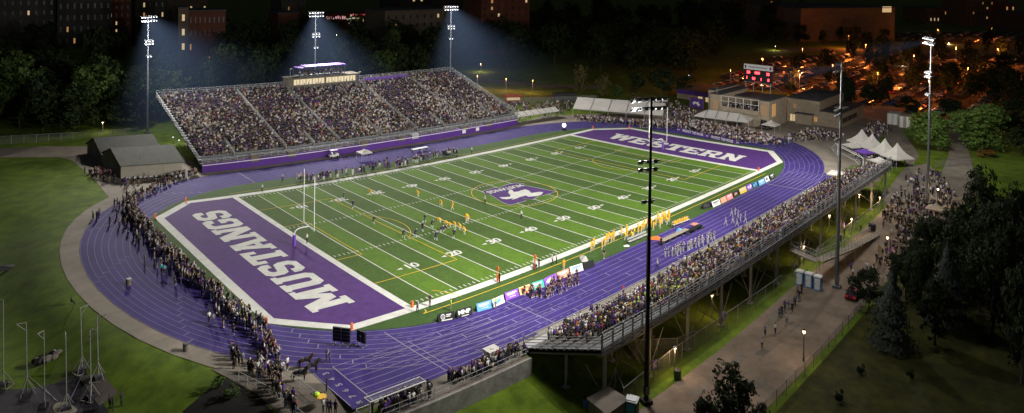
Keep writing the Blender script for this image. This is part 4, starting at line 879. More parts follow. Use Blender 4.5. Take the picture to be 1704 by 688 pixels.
for (ua, va), (ub, vb), m1_, m2_, l, kind, tx in BD:
    a, b = at(ua, va, .07), at(ub, vb, .07); t = thing('advertising_board', l, 'ad board', a, math.atan2(b.y-a.y, b.x-a.x)); L = (b-a).length; h = 1.05; tl = .42
    def fr(x, z, o=0): return (x, z*tl-o, z*h)
    mb = MB(); mb.quad(fr(.04, 0), fr(L-.04, 0), fr(L-.04, 1), fr(.04, 1)); mb.build('front_panel', [M[m1_]], t)
    mb = MB(); mb.quad((.04, 2*tl, 0), (L-.04, 2*tl, 0), (L-.04, tl, h), (.04, tl, h)); mb.poly([(.05, 0.02, 0), (.05, 2*tl-.02, 0), (.05, tl, h-.03)]); mb.poly([(L-.05, .02, 0), (L-.05, 2*tl-.02, 0), (L-.05, tl, h-.03)]); mb.build('rear_panel', [M['black']], t)
    mb = MB()
    if kind == 'lines':
        for z, x0, x1 in ((.62, .15, .85), (.5, .2, .7), (.25, .3, .75)):
            x = x0*L
            while x < x1*L: w = R.uniform(.1, .3); mb.quad(fr(x, z, .02), fr(min(x+w, x1*L), z, .02), fr(min(x+w, x1*L), z+(.22 if z > .55 else .08), .02), fr(x, z+(.22 if z > .55 else .08), .02)); x += w+.07
    elif kind == 'blob':
        for k in range(4): x = L*R.uniform(.1, .6); z = R.uniform(.15, .5); w = L*R.uniform(.15, .35); mb.poly([fr(x+w*math.cos(a)*.5+w*.5, z+.2+.22*math.sin(a), .02+.004*k) for a in [i*.785 for i in range(8)]])
    elif kind == 'low': mb.quad(fr(.1, .08, .02), fr(L-.1, .08, .02), fr(L-.1, .38, .02), fr(.1, .38, .02))
    elif kind == 'ring':
        n = 16
        for i in range(n):
            a0, a1 = 2*math.pi*i/n, 2*math.pi*(i+1)/n; mb.quad(*[fr(.75+r*math.cos(q), .58+r*.95*math.sin(q), .02) for r, q in ((.34, a0), (.34, a1), (.24, a1), (.24, a0))])
        for z, x0, x1 in ((.68, 1.25, 2.0), (.48, 1.25, 1.85), (.1, .5, 2.1)): mb.quad(fr(x0, z, .02), fr(x1, z, .02), fr(x1, z+.12, .02), fr(x0, z+.12, .02))
        mb.quad(fr(.7, .42, .025), fr(.8, .42, .025), fr(.8, .75, .025), fr(.7, .75, .025))
    if tx:
        tv, tf = text_mesh(tx, .8, .04); mb.add([fr(L*.5+x*1.2, .58+y*.8, .02) for x, y, z in tv], tf); mb.quad(fr(L*.3, .1, .02), fr(L*.75, .1, .02), fr(L*.75, .18, .02), fr(L*.3, .18, .02))
    if mb.f: mb.build('print', [M[m2_]], t)
a, b = at(1128, 219, .05), at(1229, 241.5, .05); t = thing('banner', 'long purple banner lettered PROTECT THIS HOUSE in front of the far end crowd', 'banner', a, math.atan2(b.y-a.y, b.x-a.x)); L = (b-a).length
mb = MB(); mb.box(0, -.02, .05, L, .03, 1.15); mb.build('cloth', [M['purple']], t)
mb = MB()
for k in range(2):
    tv, tf = text_mesh('PROTECT THIS HOUSE', 1.0, .03); cx = L*(.26+.48*k); mb.add([(cx+x*.72, -.04, .6+y) for x, y, z in tv], tf)
for cx in (L*.012, L*.5, L*.985):
    for s in (-1, 1):
        P = [(cx+.33*math.sin(q)*1.3, .6+s*(.5-.42*math.cos(q))) for q in [(-1.25+i*.25) for i in range(11)]]
        for p, q_ in zip(P, P[1:]): mb.quad((p[0], -.05, p[1]), (q_[0], -.05, q_[1]), (q_[0], -.05, q_[1]-s*.16), (p[0], -.05, p[1]-s*.16))
mb.build('lettering', [M['white']], t)
# ---- small equipment
t = place('light_balloon', 'bright round portable lamp on the far side of the track', 'lamp', 104.3, 65.3, .05); mb = MB(); mb.sphere((0, 0, 1.5), .62, .62, .62, 0, 12, 8); mb.build('globe', [M['lamp_white']], t); mb = MB(); mb.tube((0, 0, .3), (0, 0, .9), .08, n=5); mb.box(-.6, -.4, 0, .6, .4, .45); mb.build('cart_base', [M['black']], t)
t = place('golf_cart', 'white golf cart with a canopy parked against the purple wall of the far grandstand', 'golf cart', 35.0, 78.2, .03); mb = MB(); mb.box(-1.2, -.6, .3, 1.2, .6, .75); mb.box(.5, -.55, .75, 1.15, .55, 1.0); mb.box(-.6, -.55, .75, -.3, .55, 1.3); mb.build('body', [M['white']], t); mb = MB(); mb.box(-1.0, -.62, 1.85, 1.0, .62, 1.93); mb.build('canopy', [M['white']], t)
mb = MB(); [mb.tube((x, y, .7), (x, y, 1.86), .03, n=4) for x in (-.9, .9) for y in (-.55, .55)]; mb.build('canopy_post', [M['black']], t)
for x in (-.8, .8):
    for y in (-.6, .6): mb = MB(); mb.tube((x, y-.08, .25), (x, y+.08, .25), .25, n=10); mb.build('wheel', [M['rubber']], t)
def bench(label, p, q, m='alum', name='bench', w=.5, h=.5, back=False):
    t = thing(name, label, name.replace('_', ' '), p, math.atan2(q.y-p.y, q.x-p.x)); L = (q-p).length; mb = MB(); mb.box(0, -w/2, h-.06, L, w/2, h); mb.build('top', [M[m]], t)
    for k in range(max(2, int(L/1.8)+1)): x = .15+(L-.3)*k/max(1, int(L/1.8)); mb = MB(); mb.box(x-.04, -w/2+.03, 0, x+.04, w/2-.03, h-.06); mb.build('leg', [M['steel_dark']], t)
    if back: mb = MB(); mb.box(0, w/2, h+.2, L, w/2+.05, h+.55); mb.build('backrest', [M[m]], t)
    return t
bench('grey metal bench on the turf behind the yellow players', at(1046, 407, .07), at(1077, 394, .07), back=True)
bench('long pale table on the track behind the yellow bench area', at(1101, 408, .05), at(1143, 388, .05), 'concrete', 'table', 1.0, .8)
bench('dark equipment table on the track beyond the long pale table', at(1143, 391, .05), at(1166, 380, .05), 'black', 'table', 1.0, .7)
bench('bench where yellow players sit at the edge of the turf', at(1120, 379, .07), at(1147, 369, .07), back=True)
bench('white treatment table on the track at the home side', B(54.4, 71.6, .05), B(59.5, 71.8, .05), 'white', 'table', 1.0, .85)
def tarp(label, p, m, s=1.0):
    t = thing('equipment_bag', label, 'bag', p, R.uniform(0, 3)); mb = MB(); mb.add([(-1.1*s, -.5*s, 0), (1.1*s, -.6*s, 0), (1.2*s, .5*s, 0), (-.9*s, .6*s, 0), (-.4*s, 0, .6*s), (.6*s, .1*s, .45*s)], [(0, 1, 5, 4), (1, 2, 5), (2, 3, 4, 5), (3, 0, 4)]); mb.build('cover', [M[m]], t)
tarp('bright orange tarpaulin on the edge of the track beside the grey bench', at(1091, 398, .06), 'orange')
tarp('orange and white bag on the track beyond the tables', at(1158, 375, .06), 'salmon_ad', .9); tarp('blue and white bundle beside the seated yellow players', at(1130, 384, .06), 'blue_ad', .9); tarp('dark bundle on the track beyond the tables', at(1165, 380, .06), 'dark_cloth', .9); tarp('pale folded tarpaulin on the turf beside the black board', at(972, 432, .08), 'white_tent', 1.1); tarp('white kit bag at the near edge of the grey bench', at(1043, 410, .08), 'white', .5)
t = place('cooler_tank', 'pale green box tank on the track edge above the retaining wall', 'tank', -1.2, -18.4, .05); mb = MB(); mb.box(-.9, -.7, .1, .9, .7, 1.3); mb.build('body', [M['pp_white']], t); mb = MB(); mb.box(-.95, -.75, 1.3, .95, .75, 1.42); mb.tube((0, 0, 1.42), (0, 0, 1.5), .25, n=8); mb.build('lid', [M['white_tent']], t)
for i, (u, v, l) in enumerate(((828, 470, 'held upright on the near sideline at the left'), (890, 449, 'held by the pair of officials further along the near sideline'))):
    t = thing('down_marker', 'orange down marker '+l, 'marker', at(u, v, .1)); mb = MB(); mb.tube((0, 0, 0), (0, 0, 2.1), .07, n=5); mb.build('pole', [M['orange']], t); mb = MB(); mb.tube((-.05, 0, 2.2), (.05, 0, 2.2), .3, n=10); mb.box(-.12, -.14, .2, .12, .14, 1.2); mb.build('marker_head', [M['orange']], t)
t = thing('feather_flag', 'tall cream feather flag standing on the road by the trees', 'flag', at(1461, 441, -2.95)); mb = MB(); mb.tube((0, 0, 0), (0, 0, 3.6), .03, n=4); mb.build('pole', [M['galv']], t); mb = MB(); mb.poly([(0, .03, 1.0), (.35, -.25, 1.2), (.55, -.4, 2.4), (.5, -.35, 3.2), (.15, -.1, 3.7), (0, .03, 3.6)]); mb.build('cloth', [M['cream_ad']], t)
t = place('cafe_table', 'small table with a yellow and green cover beside the police horses', 'table', -23.3, -14.5, .02); mb = MB(); mb.tube((0, 0, .7), (0, 0, .76), .6, n=10); mb.build('top', [M['gold']], t); mb = MB(); mb.tube((0, 0, 0), (0, 0, .7), .06, n=5); mb.build('leg', [M['steel_dark']], t); mb = MB(); mb.sphere((-.5, .2, 1.0), .4, .35, .3); mb.build('bundle', [M['hiviz']], t)
for (x, y), ch in zip(((13.5, -32.7), (30.6, -32.7), (53.8, -32.9), (76.5, -32.7)), 'KLMN'):
    p = B(x, y, -1.9); t = thing('section_sign', 'small purple sign with white letter %s below the near grandstand' % ch, 'sign', p, bdir(x, y, 0)); mb = MB(); mb.box(-.5, -.04, .3, .5, .04, 1.5); mb.build('panel', [M['purple_ad']], t)
    tv, tf = text_mesh(ch, 1.0, .05); mb = MB(); mb.add([(a, -.06, .9+b) for a, b, c in tv], tf); mb.build('letter', [M['white']], t); mb = MB(); mb.tube((0, .06, -1.1), (0, .06, .4), .05, n=5); mb.build('post', [M['galv']], t)
# lamps
def street_lamp(label, p, h, style, m='lamp_warm', arm=0.0, power=0, col=(1, .72, .4)):
    t = thing('street_lamp', label, 'street lamp', p); mb = MB(); mb.tube((0, 0, 0), (0, 0, h-.5), .08, .055, 7); mb.tube((0, 0, 0), (0, 0, .5), .14, .1, 7)
    if arm: mb.tube((0, 0, h-.5), (arm, 0, h-.2), .04, n=4)
    mb.build('pole', [M['black'] if style == 'post' else M['galv']], t)
    if style == 'post':
        mb = MB(); mb.tube((0, 0, h-.5), (0, 0, h-.1), .12, .2, 8); mb.build('lamp_globe', [M[m]], t); mb = MB(); mb.tube((0, 0, h-.1), (0, 0, h+.15), .26, .04, 8); mb.build('lamp_cap', [M['black']], t); lz = h-.3; lx = 0
    else:
        mb = MB(); mb.box(arm-.25, -.12, h-.3, arm+.25, .12, h-.12, 0); mb.build('lamp_head', [M['galv']], t); mb = MB(); mb.sphere((arm, 0, h-.36), .2, .16, .1, 0, 8, 4); mb.build('lamp_globe', [M[m]], t); lz = h-.6; lx = arm
    if power:
        ld = bpy.data.lights.new('lamp_light', 'POINT'); ld.energy = power; ld.color = col; ld.shadow_soft_size = .25; ob('lamp_light', ld, t, (lx, 0, lz))
    return t
t = street_lamp('black lantern street lamp alone on the wide road at the lower right', at(1337, 601, -2.95), 4.3, 'post', power=700)
street_lamp('black lantern street lamp on the road beside the dark trees', at(1476, 432, -2.95), 4.3, 'post', power=600)
street_lamp('lantern street lamp among the crowd by the brown food tent', at(1560, 345, -2.8), 4.3, 'post', power=700)
for i, ((u, v, z), l) in enumerate((((1123, 580, .4), 'beside the green bin'), ((1185, 492, .4), 'under the deck near the ad boards'), ((1337.7, 410, .4), 'beside the ramp'), ((1380, 358.7, .4), 'under the deck between the two right-hand masts'), ((1417, 364.7, .4), 'on the verge fence between the right-hand masts'), ((1430, 324, .4), 'under the far end of the deck'), ((1464, 329, .4), 'near the crowd beyond the far end'))):
    p = at(u, v, z); street_lamp('warm lamp below the near grandstand, '+l, (p.x, p.y, -3), z+3.36, 'arm', power=420, col=(1, .62, .3))
for i, ((u, v), l) in enumerate((((288, 228), 'left'), ((298, 233), 'middle'), ((310, 238), 'right'))):
    p = at(u, v, 3.2); street_lamp('small white lamp between sheds and far grandstand, %s of three' % l, (p.x, p.y, 0), 3.5, 'arm', 'lamp_white', power=60, col=(1, .85, .6))
p = at(171, 209, 2); street_lamp('small yellow lamp glowing low in the trees at upper left', (p.x, p.y, 0), 3.2, 'arm', 'lamp_warm', power=450, col=(1, .8, .3))
for u, v, vb, l in ((794, 126, 150, 'left of the lawn behind the far grandstand'), (842, 130, 152, 'on the bank behind the red food trailer'), (886, 132, 155, 'on the bank behind the black food truck')):
    p = at(u, vb); street_lamp('orange street lamp '+l, p, top_z(p, v), 'arm', 'lamp_orange', power=2200, col=(1, .4, .1))
# food trailers
def trailer(label, p, rz, L, w, h, m, stripe):
    t = thing('food_trailer', label, 'food truck', p, rz); mb = MB(); mb.box(-L/2, -w/2, .5, L/2, w/2, h); mb.build('body', [m], t); mb = MB(); mb.box(-L/2+.6, -w/2-.03, 1.3, L/2-.6, -w/2-.004, 2.2); mb.build('serving_window', [M[stripe]], t); mb = MB(); mb.quad((-L/2+.5, -w/2, 2.35), (L/2-.5, -w/2, 2.35), (L/2-.5, -w/2-1.0, 2.6), (-L/2+.5, -w/2-1.0, 2.6)); mb.build('awning', [M['white_tent']], t)
    for x in (-L/3, L/3): mb = MB(); mb.tube((x, -w/2+.1, .4), (x, -w/2+.3, .4), .4, n=10); mb.build('wheel', [M['rubber']], t)
    return t
trailer('red food trailer with a lit hatch beyond the right end of the far grandstand', at(853, 172), bdir(124, 107, -.55), 6, 2.4, 3.0, M['wood_red'], 'win_pale')
trailer('black food truck with a pale front beside the long white shelter', at(938, 170), bdir(138, 96, -.55), 8.5, 2.5, 3.3, M['black'], 'far_grey')
# ================================================================== TREES
def crown_mesh(seed, kind, nleaf, size):
    """leaf clumps through the volume of a crown about 1 high (z 0..1) and 1 wide"""
    r = random.Random(seed); V = []; F = []
    def leaf(c, s, nrm):
        a = nrm.orthogonal().normalized(); a.rotate(Matrix.Rotation(r.uniform(0, 6.28), 3, nrm)); b = nrm.cross(a); o = len(V); e = r.uniform(.6, 1.2)
        V.extend([tuple(c-a*s), tuple(c+b*s*.55*e), tuple(c+a*s), tuple(c-b*s*.55*e)]); F.append((o, o+1, o+2, o+3))
    if kind == 'conifer':
        for k in range(nleaf):
            z = r.random()**1.35; rr = (1-z)**.85*.5*(.72+.28*math.sin(z*38+r.uniform(-.6, .6))); t = r.uniform(0, 6.283); q = r.uniform(.55, 1.05)*(1+.18*math.sin(t*3+seed)*math.sin(z*9))
            c = Vector((rr*q*math.cos(t), rr*q*math.sin(t), z*.97)); leaf(c, size*r.uniform(.6, 1.3), Vector((math.cos(t)+r.uniform(-.5, .5), math.sin(t)+r.uniform(-.5, .5), r.uniform(-.1, .9))).normalized())
        return V, F
    lob = []
    for k in range(13 if kind == 'round' else 17):
        t = r.uniform(0, 6.283); z = r.uniform(.18, .86); w = math.sin(math.pi*min(1, z*.92+.08))**.7*(.32 if kind == 'round' else .36); q = r.uniform(.35, 1)
        lob.append((Vector((w*q*math.cos(t), w*q*math.sin(t), z)), r.uniform(.13, .22) if kind == 'round' else r.uniform(.09, .19)))
    lob.append((Vector((0, 0, .55)), .27))
    cl = []
    for k in range(int(nleaf/9)):
        c, R_ = r.choice(lob); d = Vector((r.gauss(0, 1), r.gauss(0, 1), r.gauss(.15, 1))).normalized(); p = c+d*R_*r.uniform(.72, 1.12)
        p.z = max(.06, min(1, p.z)); cl.append((p, d))
    for p, d in cl:
        for j in range(9):
            c = p+Vector((r.gauss(0, 1), r.gauss(0, 1), r.gauss(0, .7)))*.022; n_ = (d+Vector((r.gauss(0, .55), r.gauss(0, .55), r.gauss(.25, .55)))).normalized(); leaf(c, size*r.uniform(.55, 1.25), n_)
    return V, F
def crown(name, seed, kind, n, size, m):
    V, F = crown_mesh(seed, kind, n, size); me = bpy.data.meshes.new(name); me.from_pydata(V, [], F); me.materials.append(M[m]); return me
CROWN = {}
for i in range(4): CROWN['d%d' % i] = crown('crown', 10+i, 'loose', 3600, .034, 'leaf_shaded'); CROWN['g%d' % i] = crown('crown', 20+i, 'loose', 3600, .034, 'leaf')
CROWN['r0'] = crown('crown', 31, 'round', 9000, .028, 'leaf_lit'); CROWN['r1'] = crown('crown', 32, 'round', 11000, .024, 'leaf_lit')
for i in range(4): CROWN['k%d' % i] = crown('crown', 80+i, 'loose', 5200, .028, 'leaf_deep_shade')
for i in range(2): CROWN['c%d' % i] = crown('crown', 41+i, 'conifer', 6500, .028, 'leaf_blue')
CROWN['o0'] = crown('crown', 51, 'loose', 2200, .04, 'leaf_orange'); CROWN['p0'] = crown('crown', 52, 'loose', 2600, .036, 'leaf_pale'); CROWN['p1'] = crown('crown', 53, 'loose', 2600, .036, 'leaf_pale')
CROWN['n0'] = crown('crown', 61, 'loose', 3800, .03, 'leaf_deep_shade'); CROWN['b0'] = crown('crown', 71, 'loose', 900, .07, 'leaf_shaded'); CROWN['b1'] = crown('crown', 72, 'loose', 900, .06, 'leaf')
def trunk_mesh(seed, lo):
    r = random.Random(seed); mb = MB(); p = Vector((0, 0, -.02)); rad = .028
    for k in range(6):
        q_ = p+Vector((r.uniform(-.02, .02), r.uniform(-.02, .02), .13)); mb.tube(p, q_, rad, rad*.8, 6); p = q_; rad *= .8
        if k >= lo:
            for j in range(2):
                t = r.uniform(0, 6.28); L = r.uniform(.14, .26); e = p+Vector((L*math.cos(t), L*math.sin(t), L*.75)); mb.tube(p, e, rad*.6, rad*.2, 5)
    return mb.mesh('trunk', [M['bark']])
TR = [trunk_mesh(i, 2) for i in range(3)]
def tree(kind, label, p, h, w, name='tree', cat='tree', group=None, lift=.12):
    t = thing(name, label, cat, p, R.uniform(0, 6.28), group)
    if cat == 'tree': o = ob('trunk', R.choice(TR), t); o.scale = (h*.6, h*.6, h)
    c = ob('crown', CROWN[kind], t, (0, 0, h*lift)); c.scale = (w, w*R.uniform(.88, 1.1), h*(1-lift)); return t
def px_tree(kind, label, u, vb, vt, wpx, z=0, **k):
    p = at(u, vb, z); h = top_z(p, vt)-z; dep = (p-CV).dot(FW); return tree(kind, label, p, h, wpx*dep/FPX, **k)
def inpoly(u, v, P):
    c = False
    for (x0, y0), (x1, y1) in zip(P, P[1:]+P[:1]):
        if (y0 > v) != (y1 > v) and u < (x1-x0)*(v-y0)/(y1-y0)+x0: c = not c
    return c
def wood(P, n, label, kinds, hr, wr, mind, zone=None, us=None):
    got = []; tries = 0; us_ = [p[0] for p in P]; vs_ = [p[1] for p in P]
    while len(got) < n and tries < 4000:
        tries += 1; u = R.uniform(min(us_), max(us_)); v = R.uniform(min(vs_), max(vs_))
        if not inpoly(u, v, P): continue
        p = at(u, v)
        if any((p-q_).length < mind for q_ in got): continue
        got.append(p); h = R.uniform(*hr); tree(R.choice(kinds), label, p, h, h*R.uniform(*wr), group=label, lift=R.uniform(.02, .1))
    return got
DK = ['d0', 'd1', 'd2', 'd3']; GK = ['g0', 'g1', 'g2', 'g3']
wood([(-60, 226), (150, 222), (260, 214), (262, 170), (-60, 160)], 30, 'green tree in the dense wood behind the sheds at the upper left', DK+DK+GK, (14, 22), (.6, .95), 7)
wood([(262, 205), (520, 172), (760, 128), (760, 105), (500, 130), (262, 172)], 36, 'dark tree in the wood behind the far grandstand', DK+['g1'], (15, 22), (.6, .95), 9)
wood([(-60, 150), (300, 140), (800, 92), (800, 60), (300, 90), (-60, 105)], 34, 'dim distant tree beyond the wood behind the far grandstand', DK, (14, 24), (.6, 1.0), 13)
wood([(765, 112), (900, 122), (1150, 128), (1190, 105), (1180, 60), (765, 70)], 36, 'dark tree in the wood between the far grandstand and the scoreboard', DK, (15, 24), (.7, 1.0), 12)
wood([(820, 66), (1180, 60), (1330, 66), (1330, 44), (820, 40)], 24, 'black tree far behind the scoreboard near the top of the photo', DK, (16, 26), (.7, 1.1), 22)
wood([(1150, 70), (1420, 82), (1420, 66), (1150, 52)], 16, 'dim tree along the road beyond the parking lot', DK, (10, 17), (.7, 1.1), 14)
for a in ((965, 163, 106, 34, 'p0', 'tall pale leaved tree standing behind the long white shelter, left of two'), (1003, 166, 118, 30, 'p1', 'pale leaved tree behind the long white shelter, right of two'), (1028, 168, 138, 26, 'g0', 'small green tree close behind the long white shelter'), (1100, 166, 108, 60, 'd1', 'broad dark tree behind the shelter, nearest the tan block'), (1058, 160, 112, 40, 'd2', 'dark tree between the pale trees and the broad dark tree'), (1140, 160, 120, 40, 'd0', 'dark tree beside the low block left of the scoreboard')):
    px_tree(a[4], a[5], a[0], a[1], a[2], a[3])
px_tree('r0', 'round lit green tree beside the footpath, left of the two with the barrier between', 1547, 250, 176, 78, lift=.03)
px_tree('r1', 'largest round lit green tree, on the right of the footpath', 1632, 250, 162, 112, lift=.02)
px_tree('o0', 'yellowish shrub at the foot of the largest round green tree', 1643, 262, 238, 36, name='shrub', cat='shrub', lift=.0)
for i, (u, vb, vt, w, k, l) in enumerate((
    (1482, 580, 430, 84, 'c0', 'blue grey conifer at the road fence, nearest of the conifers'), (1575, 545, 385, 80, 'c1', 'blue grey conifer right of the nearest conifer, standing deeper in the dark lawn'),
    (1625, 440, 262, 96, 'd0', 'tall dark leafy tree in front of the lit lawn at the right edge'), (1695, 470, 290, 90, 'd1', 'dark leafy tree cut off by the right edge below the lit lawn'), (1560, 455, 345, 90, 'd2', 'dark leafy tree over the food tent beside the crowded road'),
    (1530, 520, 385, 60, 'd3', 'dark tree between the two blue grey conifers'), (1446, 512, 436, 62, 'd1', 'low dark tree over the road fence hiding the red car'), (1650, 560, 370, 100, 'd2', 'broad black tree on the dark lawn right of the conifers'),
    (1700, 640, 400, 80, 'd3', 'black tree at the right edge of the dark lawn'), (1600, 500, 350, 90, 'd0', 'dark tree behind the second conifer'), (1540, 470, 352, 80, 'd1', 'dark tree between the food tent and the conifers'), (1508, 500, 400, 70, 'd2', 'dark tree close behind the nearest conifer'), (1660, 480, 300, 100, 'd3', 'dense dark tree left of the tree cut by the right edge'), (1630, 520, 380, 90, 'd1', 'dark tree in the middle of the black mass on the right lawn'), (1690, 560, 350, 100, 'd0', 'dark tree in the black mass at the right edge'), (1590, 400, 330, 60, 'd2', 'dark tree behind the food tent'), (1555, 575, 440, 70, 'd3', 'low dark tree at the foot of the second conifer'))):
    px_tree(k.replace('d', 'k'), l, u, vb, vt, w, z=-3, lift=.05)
for a in ((1700, 260, 196, 60, 'd2', 'dark tree at the right edge beyond the lit lawn'), (1690, 232, 150, 80, 'd0', 'dark tree behind the largest round tree at the right edge'), (1580, 200, 150, 60, 'd3', 'dark tree behind the gap between the two round trees'), (1510, 192, 150, 50, 'd1', 'dark tree behind the storage containers'), (1450, 180, 130, 50, 'd2', 'dark tree behind the low tan wing')):
    px_tree(a[4], a[5], a[0], a[1], a[2], a[3])
px_tree('n0', 'bushy young tree in the bottom foreground beside the wide road', 1213, 730, 597, 112, z=-3, lift=.12)
px_tree('k3', 'low leafy branch of a tree at the bottom edge left of the foreground tree', 1172, 745, 650, 70, z=-3, lift=.1); px_tree('k2', 'low dark tree at the bottom edge right of the foreground tree', 1262, 760, 668, 60, z=-3, lift=.1)
for u, vb, vt, w, k, l in ((1397, 672, 640, 24, 'b0', 'small round bush nearest the bottom of the dark lawn'), (1433, 624, 598, 24, 'b0', 'small round bush on the dark lawn left of two'), (1515, 632, 604, 18, 'b0', 'small narrow bush on the dark lawn below the conifers'), (385, 662, 645, 34, 'b1', 'leafy shrub on the bank below the bend of the track'), (362, 648, 630, 26, 'b1', 'small shrub on the bank left of the leafy one'), (1090, 612, 596, 30, 'b1', 'weedy clump at the foot of the fence by the dark mast')):
    px_tree(k, l, u, vb, vt, w, z=ground(u, vb).z, name='bush', cat='bush', lift=0)
wood([(1300, 176), (1420, 188), (1560, 172), (1560, 120), (1420, 100), (1300, 112)], 17, 'dark tree among the parked cars behind the scoreboard building', DK, (9, 14), (.6, .9), 12)
wood([(1545, 160), (1704, 190), (1704, 140), (1600, 120)], 14, 'black tree between the round trees and the parking lot', DK, (10, 16), (.7, 1.0), 10)
wood([(1420, 118), (1704, 112), (1704, 84), (1420, 84)], 16, 'dark tree on the lawn strip along the far edge of the parking lot', DK, (9, 17), (.5, .8), 14)
# ================================================================== PARKING LOT, FAR ROADS AND BUILDINGS
def flat(name, P, m, z): mb = MB(); mb.poly([(p.x, p.y, z) for p in (at(u, v) for u, v in P)]); return struct(name, mb, M[m])
flat('parking_lot', [(1165, 150), (1280, 96), (1400, 90), (1704, 92), (1720, 150), (1640, 165), (1590, 215), (1480, 172), (1380, 172), (1290, 150)], 'asphalt', .03)
flat('parking_lot', [(1490, 55), (1704, 52), (1720, 78), (1490, 70)], 'asphalt', .03)
flat('road', [(1300, 80), (1500, 83), (1720, 84), (1720, 89), (1500, 88.5), (1300, 86)], 'concrete_dark', .05)
flat('road', [(1660, 118), (1720, 104), (1720, 128), (1650, 140)], 'concrete_dark', .06)
flat('bank_path', [(790, 134), (900, 146), (1010, 148), (1010, 143), (900, 141), (800, 130)], 'concrete_dark', .04)
flat('street', [(-60, 62), (900, 44), (1400, 50), (1400, 44), (900, 38), (-60, 54)], 'asphalt', .03)
cm = MB()
prof = [(-2.1, .3), (-2.15, .75), (-1.75, .9), (-1.2, 1.38), (.55, 1.42), (1.1, .95), (2.0, .78), (2.15, .55), (2.1, .3)]; w = .85
def ring(y, s): return [(x, y*(s if z > .92 else 1), z) for x, z in prof]
A, Bq = ring(-w, .82), ring(w, .82); n = len(prof)
for i in range(n-1): cm.quad(A[i], A[i+1], Bq[i+1], Bq[i], 1 if i in (2, 4) else 0)
cm.poly(A[::-1]); cm.poly(Bq); cm.quad(A[0], Bq[0], Bq[-1], A[-1], 2)
for s in (-1, 1): cm.poly([(x, s*(w*.93+.004) if z < 1 else s*(w*.82+.01), z) for x, z in ((-1.45, .96), (-1.1, 1.33), (.48, 1.36), (.85, .98))], 1)
for x in (-1.35, 1.35):
    for s in (-1, 1): cm.tube((x, s*.72, .32), (x, s*.9, .32), .33, n=10, m=2)
for s in (-.6, .6): cm.box(-2.19, s-.2, .62, -2.14, s+.2, .76, 3); cm.box(2.08, s-.18, .58, 2.16, s+.18, .7, 4)
CAR = cm.mesh('parked_car', [M['car_paint'], M['glass'], M['rubber'], M['tail_red'], M['white']])
PAL = [(.55, .55, .56), (.02, .02, .022), (.012, .012, .014), (.025, .025, .03), (.05, .05, .055), (.02, .02, .022), (.12, .12, .13), (.04, .04, .04), (.35, .03, .03), (.04, .07, .2), (.6, .58, .54), (.18, .15, .11)]
spots = []; c0 = at(1400, 120); ang = bdir(60, 30, .12); ux = Vector((math.cos(ang), math.sin(ang), 0)); uy = Vector((-ux.y, ux.x, 0))
LOTP = [[(1165, 148), (1280, 98), (1400, 90), (1704, 92), (1720, 118), (1660, 124), (1690, 160), (1640, 190), (1600, 222), (1480, 176), (1380, 172), (1295, 150)], [(1492, 56), (1700, 54), (1700, 76), (1492, 68)], [(1168, 158), (1236, 130), (1250, 140), (1190, 162)]]
def topx(p):
    d = p-CV; z = d.dot(FW); return PX+FPX*d.dot(RT)/z, PY-FPX*d.dot(UP)/z
for j in range(-60, 60):
    row = j*5.6+(1.8 if j % 2 else 0)
    for i in range(-120, 120):
        p = c0+ux*(i*2.75+R.uniform(-.2, .2))+uy*(row*1.45 if j % 2 == 0 else row*1.45-1.6); u, v = topx(p)
        if -20 < u < 1724 and any(inpoly(u, v, P) for P in LOTP) and R.random() < .8 and i % 17: spots.append((p, (p-CV).length))
spots.sort(key=lambda a: a[1])
def far_cars(sp):
    mb = MB()
    for p, d in sp:
        m = Matrix.Rotation(ang+math.pi/2, 4, 'Z'); mb.add([tuple(m @ Vector(v)+p) for v in [(x, y, z) for x, z in prof[:-1] for y in (-w, w)]], [(2*i, 2*i+1, 2*i+3, 2*i+2) for i in range(7)], R.randrange(4))
    return mb
for p, d in spots[:290]:
    o = ob('parked_car', CAR, None, (p.x, p.y, .04), ang+math.pi/2+(math.pi if R.random() < .5 else 0)); c = R.choice(PAL); o.color = (*c, 1)
    near = topx(p)[1] > 135
    tag(o, 'car parked in the nearer rows of the orange lit lot' if near else 'car parked in the far rows of the orange lit lot', 'car', 'cars in the orange lit parking lot')
for k, c in enumerate(PAL[:4]): mk('fc%d' % k, c, .35)
if len(spots) > 290: tag(far_cars(spots[290:]).build('parked_cars', [M['fc%d' % k] for k in range(4)]), 'mass of tiny parked cars in the farthest rows of the lot', 'cars', kind='stuff')
o = ob('parked_car', CAR, None, at(1420, 494, -2.94), bdir(50, -45, .1)); o.color = (.12, .012, .03, 1); tag(o, 'dark red car half hidden by the low tree at the road fence', 'car')
for i, (u, v) in enumerate(((1215, 150), (1268, 128), (1335, 108), (1385, 140), (1330, 160), (1440, 100), (1460, 155), (1520, 120), (1545, 170), (1590, 105), (1610, 145), (1660, 108), (1690, 128), (1560, 70), (1650, 66), (1412, 82))):
    p = at(u, v); street_lamp('tall orange lamp standing among the parked cars' if v > 90 else 'orange lamp in the distant upper lot', p, 8.5, 'arm', 'lamp_orange', power=13500, col=(1, .23, .038)).__setitem__('group', 'orange lamps of the parking lots')
